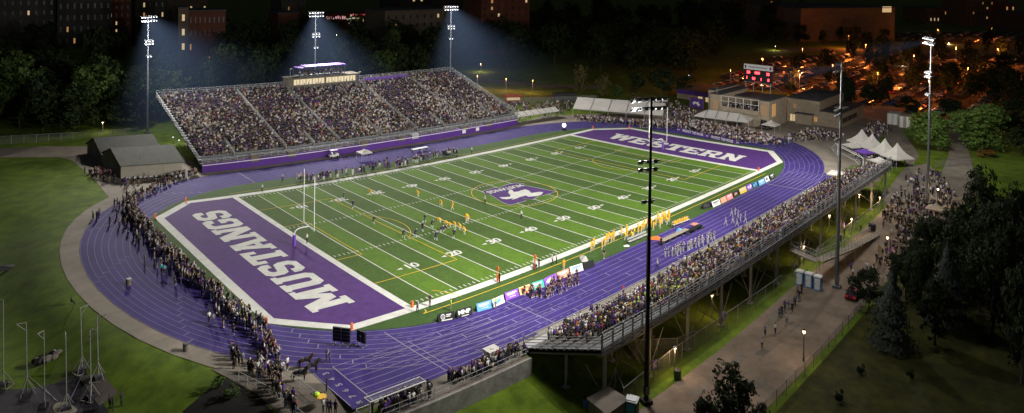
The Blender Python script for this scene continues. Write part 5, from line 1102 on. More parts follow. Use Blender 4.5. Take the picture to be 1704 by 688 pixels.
def building(label, u0, vb0, u1, vb1, vt, depth, m, wins, lit, rows, cols, seed=0, nm='building', roofm='roof_dark'):
    a, b = at(u0, vb0), at(u1, vb1); H = top_z((a+b)/2, vt); t = thing(nm, label, 'building', a, math.atan2(b.y-a.y, b.x-a.x)); L = (b-a).length; r = random.Random(seed)
    mb = MB(); mb.box(0, 0, -.2, L, depth, H); mb.build('wall', [M[m]], t); mb = MB(); mb.box(-.3, -.3, H, L+.3, depth+.3, H+.5); mb.build('roof', [M[roofm]], t)
    if rows*cols:
        me = {}
        cw, rh = L/cols, (H-2)/rows
        for k in set(list(wins)+['win_off']):
            w_ = MB(); w_.box(-cw*.13, -.06, -rh*.22, cw*.13, -.01, rh*.22); me[k] = w_.mesh('window', [M[k]])
        for j in range(rows):
            for i in range(cols):
                k = r.choice(wins) if r.random() < lit*(.65 if lit < 1 else 1) else 'win_off'; ob('window', me[k], t, (cw*(i+.5), 0, 1+rh*(j+.5)))
    return t
building('dark apartment block at the upper left with scattered orange windows', -40, 86, 92, 80, -10, 18, 'far_grey', ['win_warm', 'win_dim', 'win_pale'], .16, 6, 10, 1)
building('dark long block with a few lit windows at the top left', 95, 82, 185, 78, -30, 18, 'far_grey', ['win_warm', 'win_pale'], .1, 6, 8, 2)
building('red brick apartment tower left of the leftmost mast', 160, 76, 217, 74, -40, 22, 'far_brick', ['win_warm', 'win_pale'], .35, 9, 6, 3)
building('dark tower with a column of bright windows behind the leftmost mast', 224, 70, 275, 68, -60, 20, 'far_grey', ['win_warm', 'win_pale'], .3, 8, 5, 4)
building('tan stair tower with four lit windows one above the other', 296, 118, 313, 117, 22, 10, 'far_tan', ['win_pale'], 1, 4, 1, 5)
building('dark low block with an orange lit upper floor beside the stair tower', 313, 116, 375, 113, 26, 16, 'far_brick', ['win_dim', 'win_warm'], .12, 4, 8, 6)
building('low tan building with a lit roof strip at the top, right of the leftmost mast', 278, 36, 346, 35, 8, 30, 'far_tan', ['win_pale'], .15, 1, 6, 7)
building('tall dark tower left of the middle mast', 468, 62, 508, 60, -40, 20, 'far_grey', ['win_dim'], .1, 8, 5, 8)
building('dim house with two orange windows behind the tall tree', 462, 84, 496, 82, 28, 16, 'far_brick', ['win_warm'], .3, 2, 4, 9)
building('dark block with one lit window, right of the neon diner', 640, 96, 745, 88, 20, 22, 'far_tan', ['win_dim', 'win_pale'], .06, 5, 9, 10)
building('wide dark block behind the middle of the photo', 655, 44, 770, 40, -10, 30, 'far_grey', ['win_pale', 'win_dim'], .12, 3, 9, 11)
building('brown apartment block with bright windows right of the third mast', 800, 92, 880, 88, -6, 22, 'far_brick', ['win_warm', 'win_pale'], .3, 8, 7, 12)
building('tan long building lit by lamps near the top of the photo', 1200, 24, 1300, 24, -20, 30, 'far_tan', ['win_warm', 'win_dim'], .2, 3, 9, 13)
t = building('large tan hall with blank walls above the parking lot', 1332, 70, 1488, 66, 6, 60, 'far_tan', ['win_dim'], .0, 0, 0, 14)
mb = MB(); L = (at(1332, 70)-at(1488, 66)).length; mb.box(L*.86, -.1, 19, L*.96, -.01, 23); mb.build('lit_panel', [M['win_pale']], t)
building('pale low building with lit lower wall beyond the road at the top', 1540, 40, 1582, 40, 4, 30, 'far_tan', ['win_pale', 'win_warm'], .4, 2, 7, 15)
building('wide apartment block at the top right', 1608, 44, 1676, 44, -12, 30, 'far_tan', ['win_warm', 'win_dim'], .18, 5, 9, 16)
building('apartment block with four bright windows at the top right corner', 1670, 46, 1690, 46, -6, 20, 'far_brick', ['win_warm'], .8, 3, 2, 17)
building('dim block at the extreme top right corner', 1690, 52, 1730, 52, 8, 20, 'far_grey', ['win_warm'], .2, 3, 4, 18)
# neon diner
t = building('low diner with pink and green neon fronts, lights strung round it', 541, 49, 622, 47, 26, 18, 'far_brick', ['win_warm'], .5, 1, 9, 19)
L = (at(541, 49)-at(622, 47)).length; H = top_z(at(580, 48), 26)
mb = MB()
for k in range(9): mb.box(L*(.02+.045*k), -.6, H*.62, L*(.02+.045*k)+L*R.uniform(.015, .035), -.3, H*R.uniform(.72, .85))
mb.build('neon_sign', [M['neon_pink']], t); mb = MB(); mb.box(L*.5, -.6, H*.84, L*.98, -.3, H*.92); mb.build('neon_sign', [M['neon_red']], t)
mb = MB(); [mb.box(L*R.uniform(.42, .6), -.8, H*R.uniform(.3, 1.3), L*.6, -.78, H*.3) if 0 else mb.sphere((L*R.uniform(.42, .62), -.9, H*R.uniform(.2, .95)), .4, .3, .4, 0, 6, 4) for k in range(26)]; mb.build('string_light', [M['neon_green']], t)
mb = MB(); mb.box(L*.62, -.7, H*.05, L*.78, -.4, H*.7); mb.build('lit_front', [M['win_pale']], t)
for u, v, m, l, pw in ((90, 8, 'lamp_warm', 'warm lamp high at the top left among the blocks', 0), (8, 97, 'lamp_warm', 'warm lamp at the left edge above the wood', 900), (262, 15, 'lamp_blue', 'bluish lamp right of the leftmost mast', 0), (1341, 55, 'lamp_blue', 'blue white lamp before the large tan hall', 0), (1146, 120, 'lamp_blue', 'small blue lamp beside the dark trees left of the scoreboard', 0), (1462, 52, 'lamp_warm', 'pale lamp at the corner of the large tan hall', 2500), (1502, 96, 'lamp_warm', 'white lamp on the lawn strip left of the rightmost mast', 1200), (1579, 60, 'lamp_warm', 'pale lamp on the road beyond the parking lot', 2500), (1675, 45, 'lamp_blue', 'blue white lamp at the top right by the apartment block', 0), (470, 96, 'lamp_warm', 'warm lamp above the wood behind the far grandstand', 0), (1290, 70, 'lamp_warm', 'pale lamp before the trees above the scoreboard', 1500), (1226, 8, 'lamp_warm', 'lamp on the long building at the top', 4000), (560, 62, 'lamp_orange', 'orange lamp below the neon diner', 1500), (800, 106, 'lamp_orange', 'orange lamp under the brown apartment block', 1500)):
    p = at(u, v+14); street_lamp(l, p, top_z(p, v), 'arm', m, power=pw, col=(1, .7, .35))
# ================================================================== PEOPLE
def skeleton(k='stand', helmet=False):
    """joints (facing +x), bones (a, b, class), radii"""
    J = {'pel': (0, 0, .93, .125), 'bel': (0, 0, 1.08, .115), 'che': (0, 0, 1.27, .14), 'nek': (.01, 0, 1.47, .055), 'hed': (.035, 0, 1.6, .088), 'top': (.02, 0, 1.7, .075),
         'sL': (0, .16, 1.4, .075), 'sR': (0, -.16, 1.4, .075), 'eL': (.0, .23, 1.14, .047), 'eR': (0, -.23, 1.14, .047), 'wL': (.07, .23, .9, .034), 'wR': (.07, -.23, .9, .034), 'fL': (.09, .22, .81, .03), 'fR': (.09, -.22, .81, .03),
         'hL': (0, .09, .86, .095), 'hR': (0, -.09, .86, .095), 'kL': (.02, .1, .48, .065), 'kR': (.02, -.1, .48, .065), 'aL': (0, .1, .09, .045), 'aR': (0, -.1, .09, .045), 'tL': (.16, .12, .04, .04), 'tR': (.16, -.12, .04, .04)}
    def s(**kw):
        for a, v in kw.items(): J[a] = (*v, J[a][3])
    if k == 'arms': s(eL=(.08, .24, 1.16), eR=(.08, -.24, 1.16), wL=(.27, .1, 1.2), wR=(.27, -.08, 1.17), fL=(.3, .02, 1.22), fR=(.3, 0, 1.18))
    if k == 'hips': s(eL=(-.08, .36, 1.16), eR=(-.08, -.36, 1.16), wL=(.04, .2, 1.0), wR=(.04, -.2, 1.0), fL=(.09, .16, .97), fR=(.09, -.16, .97), kL=(.03, .15, .48), aL=(0, .2, .09), tL=(.15, .25, .04))
    if k == 'wave': s(eR=(.03, -.3, 1.5), wR=(.08, -.26, 1.75), fR=(.09, -.25, 1.84), eL=(.1, .24, 1.18), wL=(.28, .2, 1.22), fL=(.34, .18, 1.25))
    if k == 'cheer': s(eR=(.0, -.36, 1.52), wR=(.02, -.48, 1.76), fR=(.02, -.51, 1.85), eL=(0, .36, 1.52), wL=(.02, .48, 1.76), fL=(.02, .51, 1.85), kL=(.05, .16, .48), aL=(0, .2, .09), tL=(.15, .24, .04))
    if k == 'walk': s(kL=(.2, .1, .5), aL=(.26, .1, .1), tL=(.42, .1, .06), kR=(-.04, -.1, .49), aR=(-.28, -.1, .14), tR=(-.16, -.1, .04), eL=(-.12, .22, 1.16), wL=(-.08, .22, .93), fL=(-.05, .22, .84), eR=(.12, -.22, 1.16), wR=(.26, -.2, .97), fR=(.3, -.19, .89))
    if k == 'run': s(pel=(0, 0, .9), bel=(.05, 0, 1.05), che=(.13, 0, 1.23), nek=(.2, 0, 1.42), hed=(.26, 0, 1.54), top=(.26, 0, 1.64), sL=(.14, .16, 1.36), sR=(.14, -.16, 1.36), kL=(.34, .1, .62), aL=(.24, .1, .22), tL=(.38, .1, .15), kR=(-.12, -.1, .48), aR=(-.44, -.1, .34), tR=(-.44, -.1, .2), eL=(-.12, .27, 1.2), wL=(.04, .26, 1.02), fL=(.1, .25, .98), eR=(.32, -.27, 1.14), wR=(.48, -.2, 1.3), fR=(.54, -.18, 1.36))
    if k == 'ready': s(pel=(-.16, 0, .78), bel=(-.08, 0, .92), che=(.08, 0, 1.07), nek=(.22, 0, 1.22), hed=(.3, 0, 1.33), top=(.3, 0, 1.43), sL=(.12, .18, 1.18), sR=(.12, -.18, 1.18), hL=(-.14, .12, .74), hR=(-.14, -.12, .74), kL=(.14, .2, .46), kR=(.14, -.2, .46), aL=(-.04, .24, .09), aR=(-.04, -.24, .09), tL=(.12, .28, .04), tR=(.12, -.28, .04), eL=(.22, .28, .92), eR=(.22, -.28, .92), wL=(.28, .2, .72), wR=(.28, -.2, .72), fL=(.3, .18, .64), fR=(.3, -.18, .64))
    if k == 'stance': s(pel=(-.3, 0, .66), bel=(-.16, 0, .76), che=(.04, 0, .82), nek=(.22, 0, .88), hed=(.32, 0, .97), top=(.33, 0, 1.07), sL=(.1, .2, .86), sR=(.1, -.2, .86), hL=(-.28, .13, .62), hR=(-.28, -.13, .62), kL=(.0, .2, .38), kR=(-.02, -.2, .36), aL=(-.2, .22, .09), aR=(-.36, -.22, .1), tL=(-.04, .26, .04), tR=(-.2, -.26, .04), eL=(.1, .28, .62), wL=(.06, .2, .44), fL=(.08, .17, .38), eR=(.26, -.18, .5), wR=(.38, -.12, .24), fR=(.4, -.1, .1))
    if k == 'sit': s(pel=(0, 0, .5), bel=(0, 0, .66), che=(.02, 0, .86), nek=(.04, 0, 1.05), hed=(.07, 0, 1.18), top=(.06, 0, 1.28), sL=(.02, .16, .98), sR=(.02, -.16, .98), hL=(.03, .1, .48), hR=(.03, -.1, .48), kL=(.44, .13, .5), kR=(.44, -.13, .5), aL=(.44, .13, .09), aR=(.44, -.13, .09), tL=(.6, .14, .04), tR=(.6, -.14, .04), eL=(.1, .24, .74), eR=(.1, -.24, .74), wL=(.3, .16, .62), wR=(.3, -.16, .62), fL=(.38, .13, .6), fR=(.38, -.13, .6))
    if helmet: J['hed'] = (*J['hed'][:3], .125); J['top'] = (*J['top'][:3], .11); J['sL'] = (*J['sL'][:3], .11); J['sR'] = (*J['sR'][:3], .11)
    E_ = [('pel', 'bel', 'shirt'), ('bel', 'che', 'shirt'), ('che', 'nek', 'shirt'), ('nek', 'hed', 'skin'), ('hed', 'top', 'hair'), ('che', 'sL', 'shirt'), ('che', 'sR', 'shirt'), ('sL', 'eL', 'sleeve'), ('sR', 'eR', 'sleeve'), ('eL', 'wL', 'arm'), ('eR', 'wR', 'arm'), ('wL', 'fL', 'skin'), ('wR', 'fR', 'skin'),
          ('pel', 'hL', 'pants'), ('pel', 'hR', 'pants'), ('hL', 'kL', 'pants'), ('hR', 'kR', 'pants'), ('kL', 'aL', 'shin'), ('kR', 'aR', 'shin'), ('aL', 'tL', 'shoe'), ('aR', 'tR', 'shoe')]
    return J, E_
CLS = ['shirt', 'sleeve', 'arm', 'skin', 'hair', 'pants', 'shin', 'shoe']
def body(k, sub=1, helmet=False, skirt=False):
    """one skinned figure -> verts, faces, class of each face"""
    J, E_ = skeleton(k, helmet); names = list(J); idx = {n: i for i, n in enumerate(names)}
    me = bpy.data.meshes.new('fig'); me.from_pydata([J[n][:3] for n in names], [(idx[a], idx[b]) for a, b, c in E_], []); o = bpy.data.objects.new('fig', me); COL.objects.link(o)
    m = o.modifiers.new('skin', 'SKIN'); m.use_smooth_shade = False; m.branch_smoothing = .3
    for i, n in enumerate(names):
        sv = me.skin_vertices[0].data[i]; sv.radius = (J[n][3], J[n][3]); sv.use_root = (n == 'pel')
    if sub: q_ = o.modifiers.new('sub', 'SUBSURF'); q_.levels = sub; q_.render_levels = sub
    bpy.context.view_layer.update(); dg = bpy.context.evaluated_depsgraph_get(); em = bpy.data.meshes.new_from_object(o.evaluated_get(dg))
    V = [tuple(v.co) for v in em.vertices]; F = [tuple(p.vertices) for p in em.polygons]; C = []
    seg = [(Vector(J[a][:3]), Vector(J[b][:3]), c) for a, b, c in E_]; H = Vector(J['hed'][:3])
    for p in em.polygons:
        c = p.center; best = (9, 'shirt')
        for a, b, cl in seg:
            d = b-a; t = max(0, min(1, (c-a).dot(d)/d.length_squared)); e = (a+d*t-c).length
            if e < best[0]: best = (e, cl)
        cl = best[1]
        if cl == 'hair' and c.x-H.x > .05 and c.z < H.z+.045 and not helmet: cl = 'skin'
        if cl == 'skin' and helmet and c.z > J['nek'][2]: cl = 'hair'
        C.append(CLS.index(cl))
    bpy.data.objects.remove(o); bpy.data.meshes.remove(me); bpy.data.meshes.remove(em)
    if skirt:
        n = 9; o_ = len(V); z0 = J['pel'][2]
        for r_, z in ((.13, z0+.1), (.25, z0-.2)):
            for i in range(n): V.append((J['pel'][0]+r_*math.cos(6.283*i/n), r_*math.sin(6.283*i/n), z))
        for i in range(n): F.append((o_+i, o_+(i+1) % n, o_+n+(i+1) % n, o_+n+i)); C.append(0)
    return V, F, C
_cache = {}
def fig(k, kit, helmet=False, skirt=False, sub=1):
    key = (k, tuple(kit), helmet, skirt)
    if key not in _cache:
        V, F, C = body(k, sub, helmet, skirt); me = bpy.data.meshes.new('person'); me.from_pydata(V, [], F)
        for c in kit: me.materials.append(M[c])
        me.polygons.foreach_set('material_index', C); me.polygons.foreach_set('use_smooth', [True]*len(F)); _cache[key] = me
    return _cache[key]
#        shirt sleeve arm skin hair pants shin shoe
KITS = {'casual': ['shirt', 'shirt', 'skin', 'skin', 'hair', 'dark_cloth', 'dark_cloth', 'shoe_white'], 'denim': ['shirt', 'shirt', 'skin', 'skin', 'hair', 'denim', 'denim', 'shoe_white'], 'shorts': ['shirt', 'shirt', 'skin', 'skin', 'hair_blond', 'dark_cloth', 'skin', 'shoe_white'],
        'dark': ['shirt', 'shirt', 'shirt', 'skin_dark', 'hair', 'dark_cloth', 'dark_cloth', 'rubber'], 'khaki': ['shirt', 'shirt', 'skin', 'skin', 'hair', 'khaki', 'khaki', 'shoe_white'],
        'gold': ['gold_cloth', 'gold_cloth', 'skin', 'skin', 'gold_cloth', 'gold_pants', 'white_cloth', 'shoe_white'], 'home': ['dark_purple_cloth', 'dark_purple_cloth', 'skin_dark', 'skin', 'silver', 'dark_purple_cloth', 'white_cloth', 'shoe_white'], 'homeB': ['dark_purple_cloth', 'white_cloth', 'skin', 'skin', 'silver', 'dark_cloth', 'dark_cloth', 'shoe_white'],
        'ref': ['white_cloth', 'white_cloth', 'skin', 'skin', 'white_cloth', 'dark_cloth', 'dark_cloth', 'rubber'], 'hiviz': ['hiviz', 'hiviz', 'skin', 'skin', 'hair', 'khaki', 'khaki', 'rubber'], 'cheer': ['dark_purple_cloth', 'dark_cloth', 'skin', 'skin', 'hair_blond', 'skin', 'skin', 'shoe_white'], 'cheer2': ['dark_cloth', 'skin', 'skin', 'skin', 'hair', 'skin', 'skin', 'shoe_white'],
        'band': ['white_cloth', 'purple_cloth', 'white_cloth', 'skin', 'dark_purple_cloth', 'white_cloth', 'white_cloth', 'shoe_white'], 'band2': ['dark_purple_cloth', 'white_cloth', 'dark_cloth', 'skin', 'white_cloth', 'white_cloth', 'white_cloth', 'shoe_white'], 'police': ['dark_cloth', 'dark_cloth', 'skin', 'skin', 'dark_cloth', 'dark_cloth', 'dark_cloth', 'rubber']}
SHIRTS = [(.02, .02, .025)]*7+[(.07, .03, .17)]*6+[(.11, .05, .28)]*3+[(.6, .6, .6)]*5+[(.3, .3, .32), (.15, .15, .17), (.4, .33, .25), (.05, .07, .16), (.35, .04, .05), (.25, .2, .14), (.5, .45, .4)]
NP = [0]
def person(p, head, k, kit, label, group=None, col=None, helmet=False, skirt=False, sc=None):
    o = ob('person', fig(k, KITS[kit], helmet, skirt), None, p, head); c = col or R.choice(SHIRTS); o.color = (*c, 1); s = sc or R.uniform(.93, 1.06); o.scale = (s, s, s); tag(o, label, 'person', group); NP[0] += 1; return o
def face(p, q): return math.atan2(q[1]-p[1], q[0]-p[0])
MID = B(30, 30)
# players on the field
R.seed(11)
homeP = [(621.5, 373, 'ready'), (671, 396, 'ready'), (691, 395, 'ready'), (703, 386, 'stand'), (706, 372, 'run'), (718.5, 379, 'ready'), (725, 400, 'ready'), (735, 386, 'stance'), (740, 385, 'stance'), (755, 398, 'run'), (572, 334, 'stand'), (587, 348, 'walk')]
wl = ['deep on the left', 'furthest left behind the line', 'in front of the yellow arc', 'just behind the line', 'behind the line running upfield', 'at the far end of the line', 'nearest in the backfield', 'crouched against the yellow line', 'low in the middle of the pile', 'running at the near end of the line', 'far out near the 20 mark', 'wide on the far side below the 20 mark']
for (u, v, k), l in zip(homeP, wl):
    p = at(u, v, .1); person(p, bdir(30, 30, 0)+R.uniform(-.4, .4), k, 'home', 'player in dark purple with silver helmet, '+l, 'purple players on the field', helmet=True, sc=1.08)
goldP = [(616.5, 325, 'ready', 'standing over the far 30 mark'), (696, 328, 'ready', 'alone right of the far 40 mark'), (734, 344, 'ready', 'left of the deep pair near midfield'), (753, 350, 'walk', 'right of the deep pair near midfield'), (776, 371, 'stand', 'upright behind the line, left of the two together'), (779, 368, 'ready', 'upright behind the line, right of the two together'), (731, 371, 'stance', 'at the far end of the yellow line'), (742, 376, 'stance', 'second along the yellow line'), (748, 379, 'stance', 'third along the yellow line'), (757, 381, 'ready', 'fourth along the yellow line'), (765.5, 384, 'ready', 'fifth along the yellow line'), (773, 390, 'ready', 'nearest end of the yellow line')]
for u, v, k, l in goldP: person(at(u, v, .1), bdir(60, 30, math.pi)+R.uniform(-.4, .4), k, 'gold', 'player in all yellow kit, '+l, 'yellow players on the field', helmet=True, sc=1.08)
for u, v, l, k, kit in ((807, 340, 'referee in white and black beside the midfield circle', 'hips', 'ref'), (867.5, 365, 'referee in stripes standing on the turf past the midfield circle', 'stand', 'ref'), (511, 405, 'official in dark clothes by the goal post of the left end zone', 'stand', 'ref'), (436.5, 320, 'official on the far sideline at the left goal line', 'arms', 'ref'), (694.5, 520, 'official in white at the near left corner of the field', 'hips', 'ref'), (715, 510, 'person in dark clothes beside the official at the near left corner', 'stand', 'police'), (750, 517, 'steward in bright yellow jacket near the first advertising board', 'hips', 'hiviz'), (825, 514, 'steward in bright yellow vest in front of the white and blue board', 'stand', 'hiviz'), (831, 471, 'chain crew member in dark clothes with the orange marker at left', 'stand', 'police'), (887, 448, 'official in white left of the second orange marker', 'stand', 'ref'), (892, 450, 'crew member in grey beside the second orange marker', 'hips', 'ref'), (897, 446, 'person in dark clothes right of the second orange marker', 'stand', 'police'), (919, 441, 'person in white walking the near sideline', 'walk', 'ref'), (926, 439, 'person in pale top just right of the one in white on the near sideline', 'stand', 'ref'), (938, 449, 'player in yellow standing off the sideline behind the ad boards', 'stand', 'gold'), (1005, 431, 'person in dark top and pale trousers on the edge of the turf', 'stand', 'khaki'), (1094, 449, 'lone person in white coat walking on the track by the dark mast', 'walk', 'ref'), (785, 256, 'official in dark kit on the far sideline past the home bench', 'stand', 'ref'), (1100, 411, 'person in black at the near end of the long pale table', 'stand', 'police'), (1037, 493, 'spectator in red top standing at the front fence of the near grandstand', 'stand', 'casual'), (470, 302, 'person in grey at the left end of the home sideline', 'stand', 'ref'), (506, 300, 'person in red at the left end of the home sideline', 'stand', 'casual')):
    person(at(u, v, .08), R.uniform(0, 6.28), k, kit, l, col=(.45, .05, .05) if 'red' in l else ((.03, .03, .035) if 'dark' in l else None), sc=1.05)
# yellow side line
for i in range(46):
    t = R.random()**.9; x = 35.5+23.5*t; y = -2.4-1.6*t+R.gauss(0, .7); person(B(x, y, .08), bdir(x, y, math.pi/2)+R.uniform(-.5, .5), R.choice(['stand', 'hips', 'arms', 'stand', 'ready']), 'gold', 'player in yellow kit standing along the near sideline', 'yellow players on the near sideline', helmet=R.random() < .55, col=(.03, .03, .03), sc=1.08)
for i in range(9):
    p = at(1121+24.5*(i+.5)/9, 378.6-9.4*(i+.5)/9, .07); person(p, bdir(58, -7, math.pi/2), 'sit', 'gold', 'yellow player seated on the bench at the edge of the turf', 'yellow players on the bench', helmet=i % 3 == 0)
# cheerleaders
for i in range(44):
    t = R.random(); x = 15.2+10.5*t+R.gauss(0, .4); y = -9.1+R.uniform(-1.7, 1.7)-.6*t; person(B(x, y, .06), bdir(x, y, -math.pi/2)+R.uniform(-.6, .6), R.choice(['stand', 'hips', 'wave', 'arms', 'cheer']), R.choice(['cheer', 'cheer2', 'cheer']), 'cheerleader in dark purple dress in the squad on the track', 'cheerleaders on the track', skirt=True, sc=R.uniform(.92, 1.0))
# marching band
for i in range(30):
    t = (i+R.random()*.6)/30; x = 42.5+12.5*t; y = -14.0-1.6*R.random()-1.4*t; person(B(x, y, .06), bdir(x, y, -math.pi/2)+R.uniform(-.4, .4), R.choice(['arms', 'arms', 'stand', 'walk']), R.choice(['band', 'band2']), 'musician in white trousers in the larger block of the band by the fence', 'band on the track')
for u, v in ((1207, 375), (1219, 372), (1228, 362), (1223, 358), (1232, 368), (1240, 365), (1226, 377), (1240, 371), (1217, 360)): person(at(u, v, .06), bdir(60, -14, -1.4), R.choice(['arms', 'stand', 'walk']), 'band', 'musician in white trousers in the small group further along the track', 'band on the track')
# spectators standing by the retaining wall, by the horses and in the long line behind the end zone
for i in range(60):
    x = R.choice([R.uniform(-18.5, -12), R.uniform(-9, 2.2), R.uniform(-9, 2.2)]); y = R.uniform(-20.4, -18.9); person(B(x, y, .04), bdir(x, y, math.pi/2)+R.uniform(-.7, .7), R.choice(['stand', 'arms', 'hips', 'wave', 'walk', 'sit']), R.choice(['casual', 'denim', 'shorts', 'dark']), 'spectator standing above the concrete retaining wall', 'spectators along the retaining wall')
for u, v, k, kit, l in ((548, 604, 'stand', 'police', 'officer in dark uniform beside the bay horse, right'), (543, 601, 'stand', 'police', 'officer in dark uniform beside the bay horse, left'), (543.5, 652, 'hips', 'dark', 'man in dark clothes standing alone right of the horses'), (478, 616, 'stand', 'casual', 'spectator in a long white shirt at the end of the line by the horses'), (470, 622, 'stand', 'shorts', 'spectator in a white top beside the one in the long white shirt'), (455, 648, 'arms', 'police', 'officer holding a rail on the walkway'), (538, 688, 'stand', 'dark', 'leftmost of the four people at the bottom edge'), (545, 689, 'stand', 'dark', 'second of the four people at the bottom edge'), (550, 690, 'arms', 'dark', 'third of the four people at the bottom edge'), (558, 691, 'stand', 'dark', 'rightmost of the four people at the bottom edge'), (486, 690, 'stand', 'dark', 'person at the bottom edge left of the table'), (493, 688, 'hips', 'casual', 'second person at the bottom edge left of the table'), (241, 440, 'stand', 'casual', 'spectator in grey standing on the bend near the bin'), (269, 456, 'stand', 'casual', 'spectator in a turquoise shirt on the bend'), (273, 457, 'stand', 'casual', 'spectator in a white shirt beside the turquoise one'), (348, 538, 'stand', 'casual', 'spectator in white, left of the pair outside the line'), (355, 540, 'stand', 'denim', 'spectator in grey, right of the pair outside the line')):
    person(at(u, v, .05), R.uniform(0, 6.28) if 'officer' not in l else -.5, k, kit, l, col=(.05, .42, .45) if 'turq' in l else ((.65, .65, .65) if ('white' in l) else ((.22, .22, .23) if 'grey' in l else ((.025, .025, .03) if 'dark' in l else None))))
INNER = [(-23.2, -4.6), (-20.9, 4.5), (-22.6, 24.5), (-22.8, 50), (-22.6, 60), (-18.4, 66.3), (-8.4, 74.4), (-1, 78.8)]
OUTER = [(-25.5, -3.5), (-24.4, 4), (-25.2, 12), (-26.6, 24), (-27.2, 37), (-27, 50), (-24.6, 63), (-18.6, 70.2), (-10.5, 77.2), (-2.5, 79.8)]
def along(P, t):
    P = [Vector(p) for p in P]; L = [(b-a).length for a, b in zip(P, P[1:])]; s = t*sum(L)
    for (a, b), l in zip(zip(P, P[1:]), L):
        if s <= l: return a.lerp(b, s/l)
        s -= l
    return P[-1]
LINE = []
for i in range(570):
    t = R.random(); t = t if t < .74 or R.random() < .42 else t*.74; a = along(INNER, t); b = along(OUTER, t); f = .7*R.random()**1.6 if R.random() < .95 else R.uniform(.8, 1.4); p = a.lerp(b, f); LINE.append((p, t))
LINE.sort(key=lambda q_: q_[1])
nl = 50
for p, t in LINE[:nl]: person(B(p.x, p.y, .05), bdir(p.x, p.y, 0)+R.uniform(-.6, .6), R.choice(['stand', 'arms', 'hips', 'stand', 'wave']), R.choice(['casual', 'denim', 'shorts', 'dark', 'khaki']), 'spectator at the nearest end of the long standing line behind the end zone', 'line of spectators behind the end zone')
# walkers on the road
for u, v in ((1268, 581), (1290, 556), (1273, 560), (1297, 530), (1309, 540), (1318, 520), (1324, 505), (1330, 500), (1301, 526), (1312, 512), (1327, 492), (1322, 512), (1334, 488), (1306, 518), (1416, 452), (1413, 475), (1419, 462), (1405, 392), (1432, 388), (1399, 405), (1470, 380), (1446, 383)):
    person(at(u, v, -2.94), bdir(40, -38, .1)+R.choice([0, math.pi]), R.choice(['walk', 'walk', 'stand']), R.choice(['dark', 'casual', 'denim']), 'person walking along the road beside the near grandstand', 'people walking on the road')
for u, v, l in ((183, 681, 'left of the group by the throwing pad'), (188, 684, 'in the group by the throwing pad'), (202, 676, 'standing right of the group by the throwing pad'), (118, 508, 'sitting on the grass bank below the bend')): person(ground(u, v), R.uniform(0, 6), 'stand' if 'sitting' not in l else 'sit', 'dark', 'person in dark clothes '+l, col=(.022, .022, .028))
# ---- horses
def horse(label, p, rz, m):
    SC = .84
    J = [(-.75, 0, 1.3, .27), (-.3, 0, 1.28, .29), (.25, 0, 1.25, .29), (.62, 0, 1.38, .27), (.88, 0, 1.68, .2), (1.04, 0, 1.92, .15), (1.24, 0, 1.82, .125), (1.44, 0, 1.66, .09),
         (-.78, .16, .98, .16), (-.9, .16, .62, .1), (-.86, .16, .3, .07), (-.82, .16, .05, .06), (-.78, -.16, .98, .16), (-.84, -.16, .62, .1), (-.96, -.16, .3, .07), (-.92, -.16, .05, .06),
         (.58, .15, .98, .13), (.58, .15, .55, .095), (.56, .15, .28, .065), (.6, .15, .05, .06), (.58, -.15, .98, .13), (.66, -.15, .55, .095), (.6, -.15, .28, .065), (.64, -.15, .05, .06), (-1.02, 0, 1.3, .06), (-1.14, 0, 1.0, .07), (-1.15, 0, .65, .04), (1.04, .07, 2.1, .03), (1.04, -.07, 2.1, .03)]
    E_ = [(0, 1), (1, 2), (2, 3), (3, 4), (4, 5), (5, 6), (6, 7), (0, 8), (8, 9), (9, 10), (10, 11), (0, 12), (12, 13), (13, 14), (14, 15), (3, 16), (16, 17), (17, 18), (18, 19), (3, 20), (20, 21), (21, 22), (22, 23), (0, 24), (24, 25), (25, 26), (5, 27), (5, 28)]
    me = bpy.data.meshes.new('h'); me.from_pydata([j[:3] for j in J], E_, []); o = bpy.data.objects.new('h', me); COL.objects.link(o); o.modifiers.new('s', 'SKIN')
    for i, j in enumerate(J): sv = me.skin_vertices[0].data[i]; sv.radius = (j[3], j[3]); sv.use_root = i == 1
    q_ = o.modifiers.new('u', 'SUBSURF'); q_.levels = 1; bpy.context.view_layer.update(); em = bpy.data.meshes.new_from_object(o.evaluated_get(bpy.context.evaluated_depsgraph_get())); bpy.data.objects.remove(o); em.materials.clear(); em.materials.append(M[m])
    em.polygons.foreach_set('use_smooth', [True]*len(em.polygons)); h = ob('horse', em, None, p, rz); h.scale = (SC, SC*1.15, SC); tag(h, label, 'horse')
    mb = MB(); mb.sphere((.02, 0, 1.5), .32, .31, .12); mb.build('saddle', [M['dark_cloth']], h); return h
horse('large black police horse standing side on behind the rails', at(499, 634, .05), -.55, 'horse_black'); horse('bay police horse nearest the track', at(508, 613, .05), -.35, 'horse_bay'); horse('black police horse between the bay horse and the officers', at(519, 622, .05), -.2, 'horse_black')
print('individual people', NP[0])
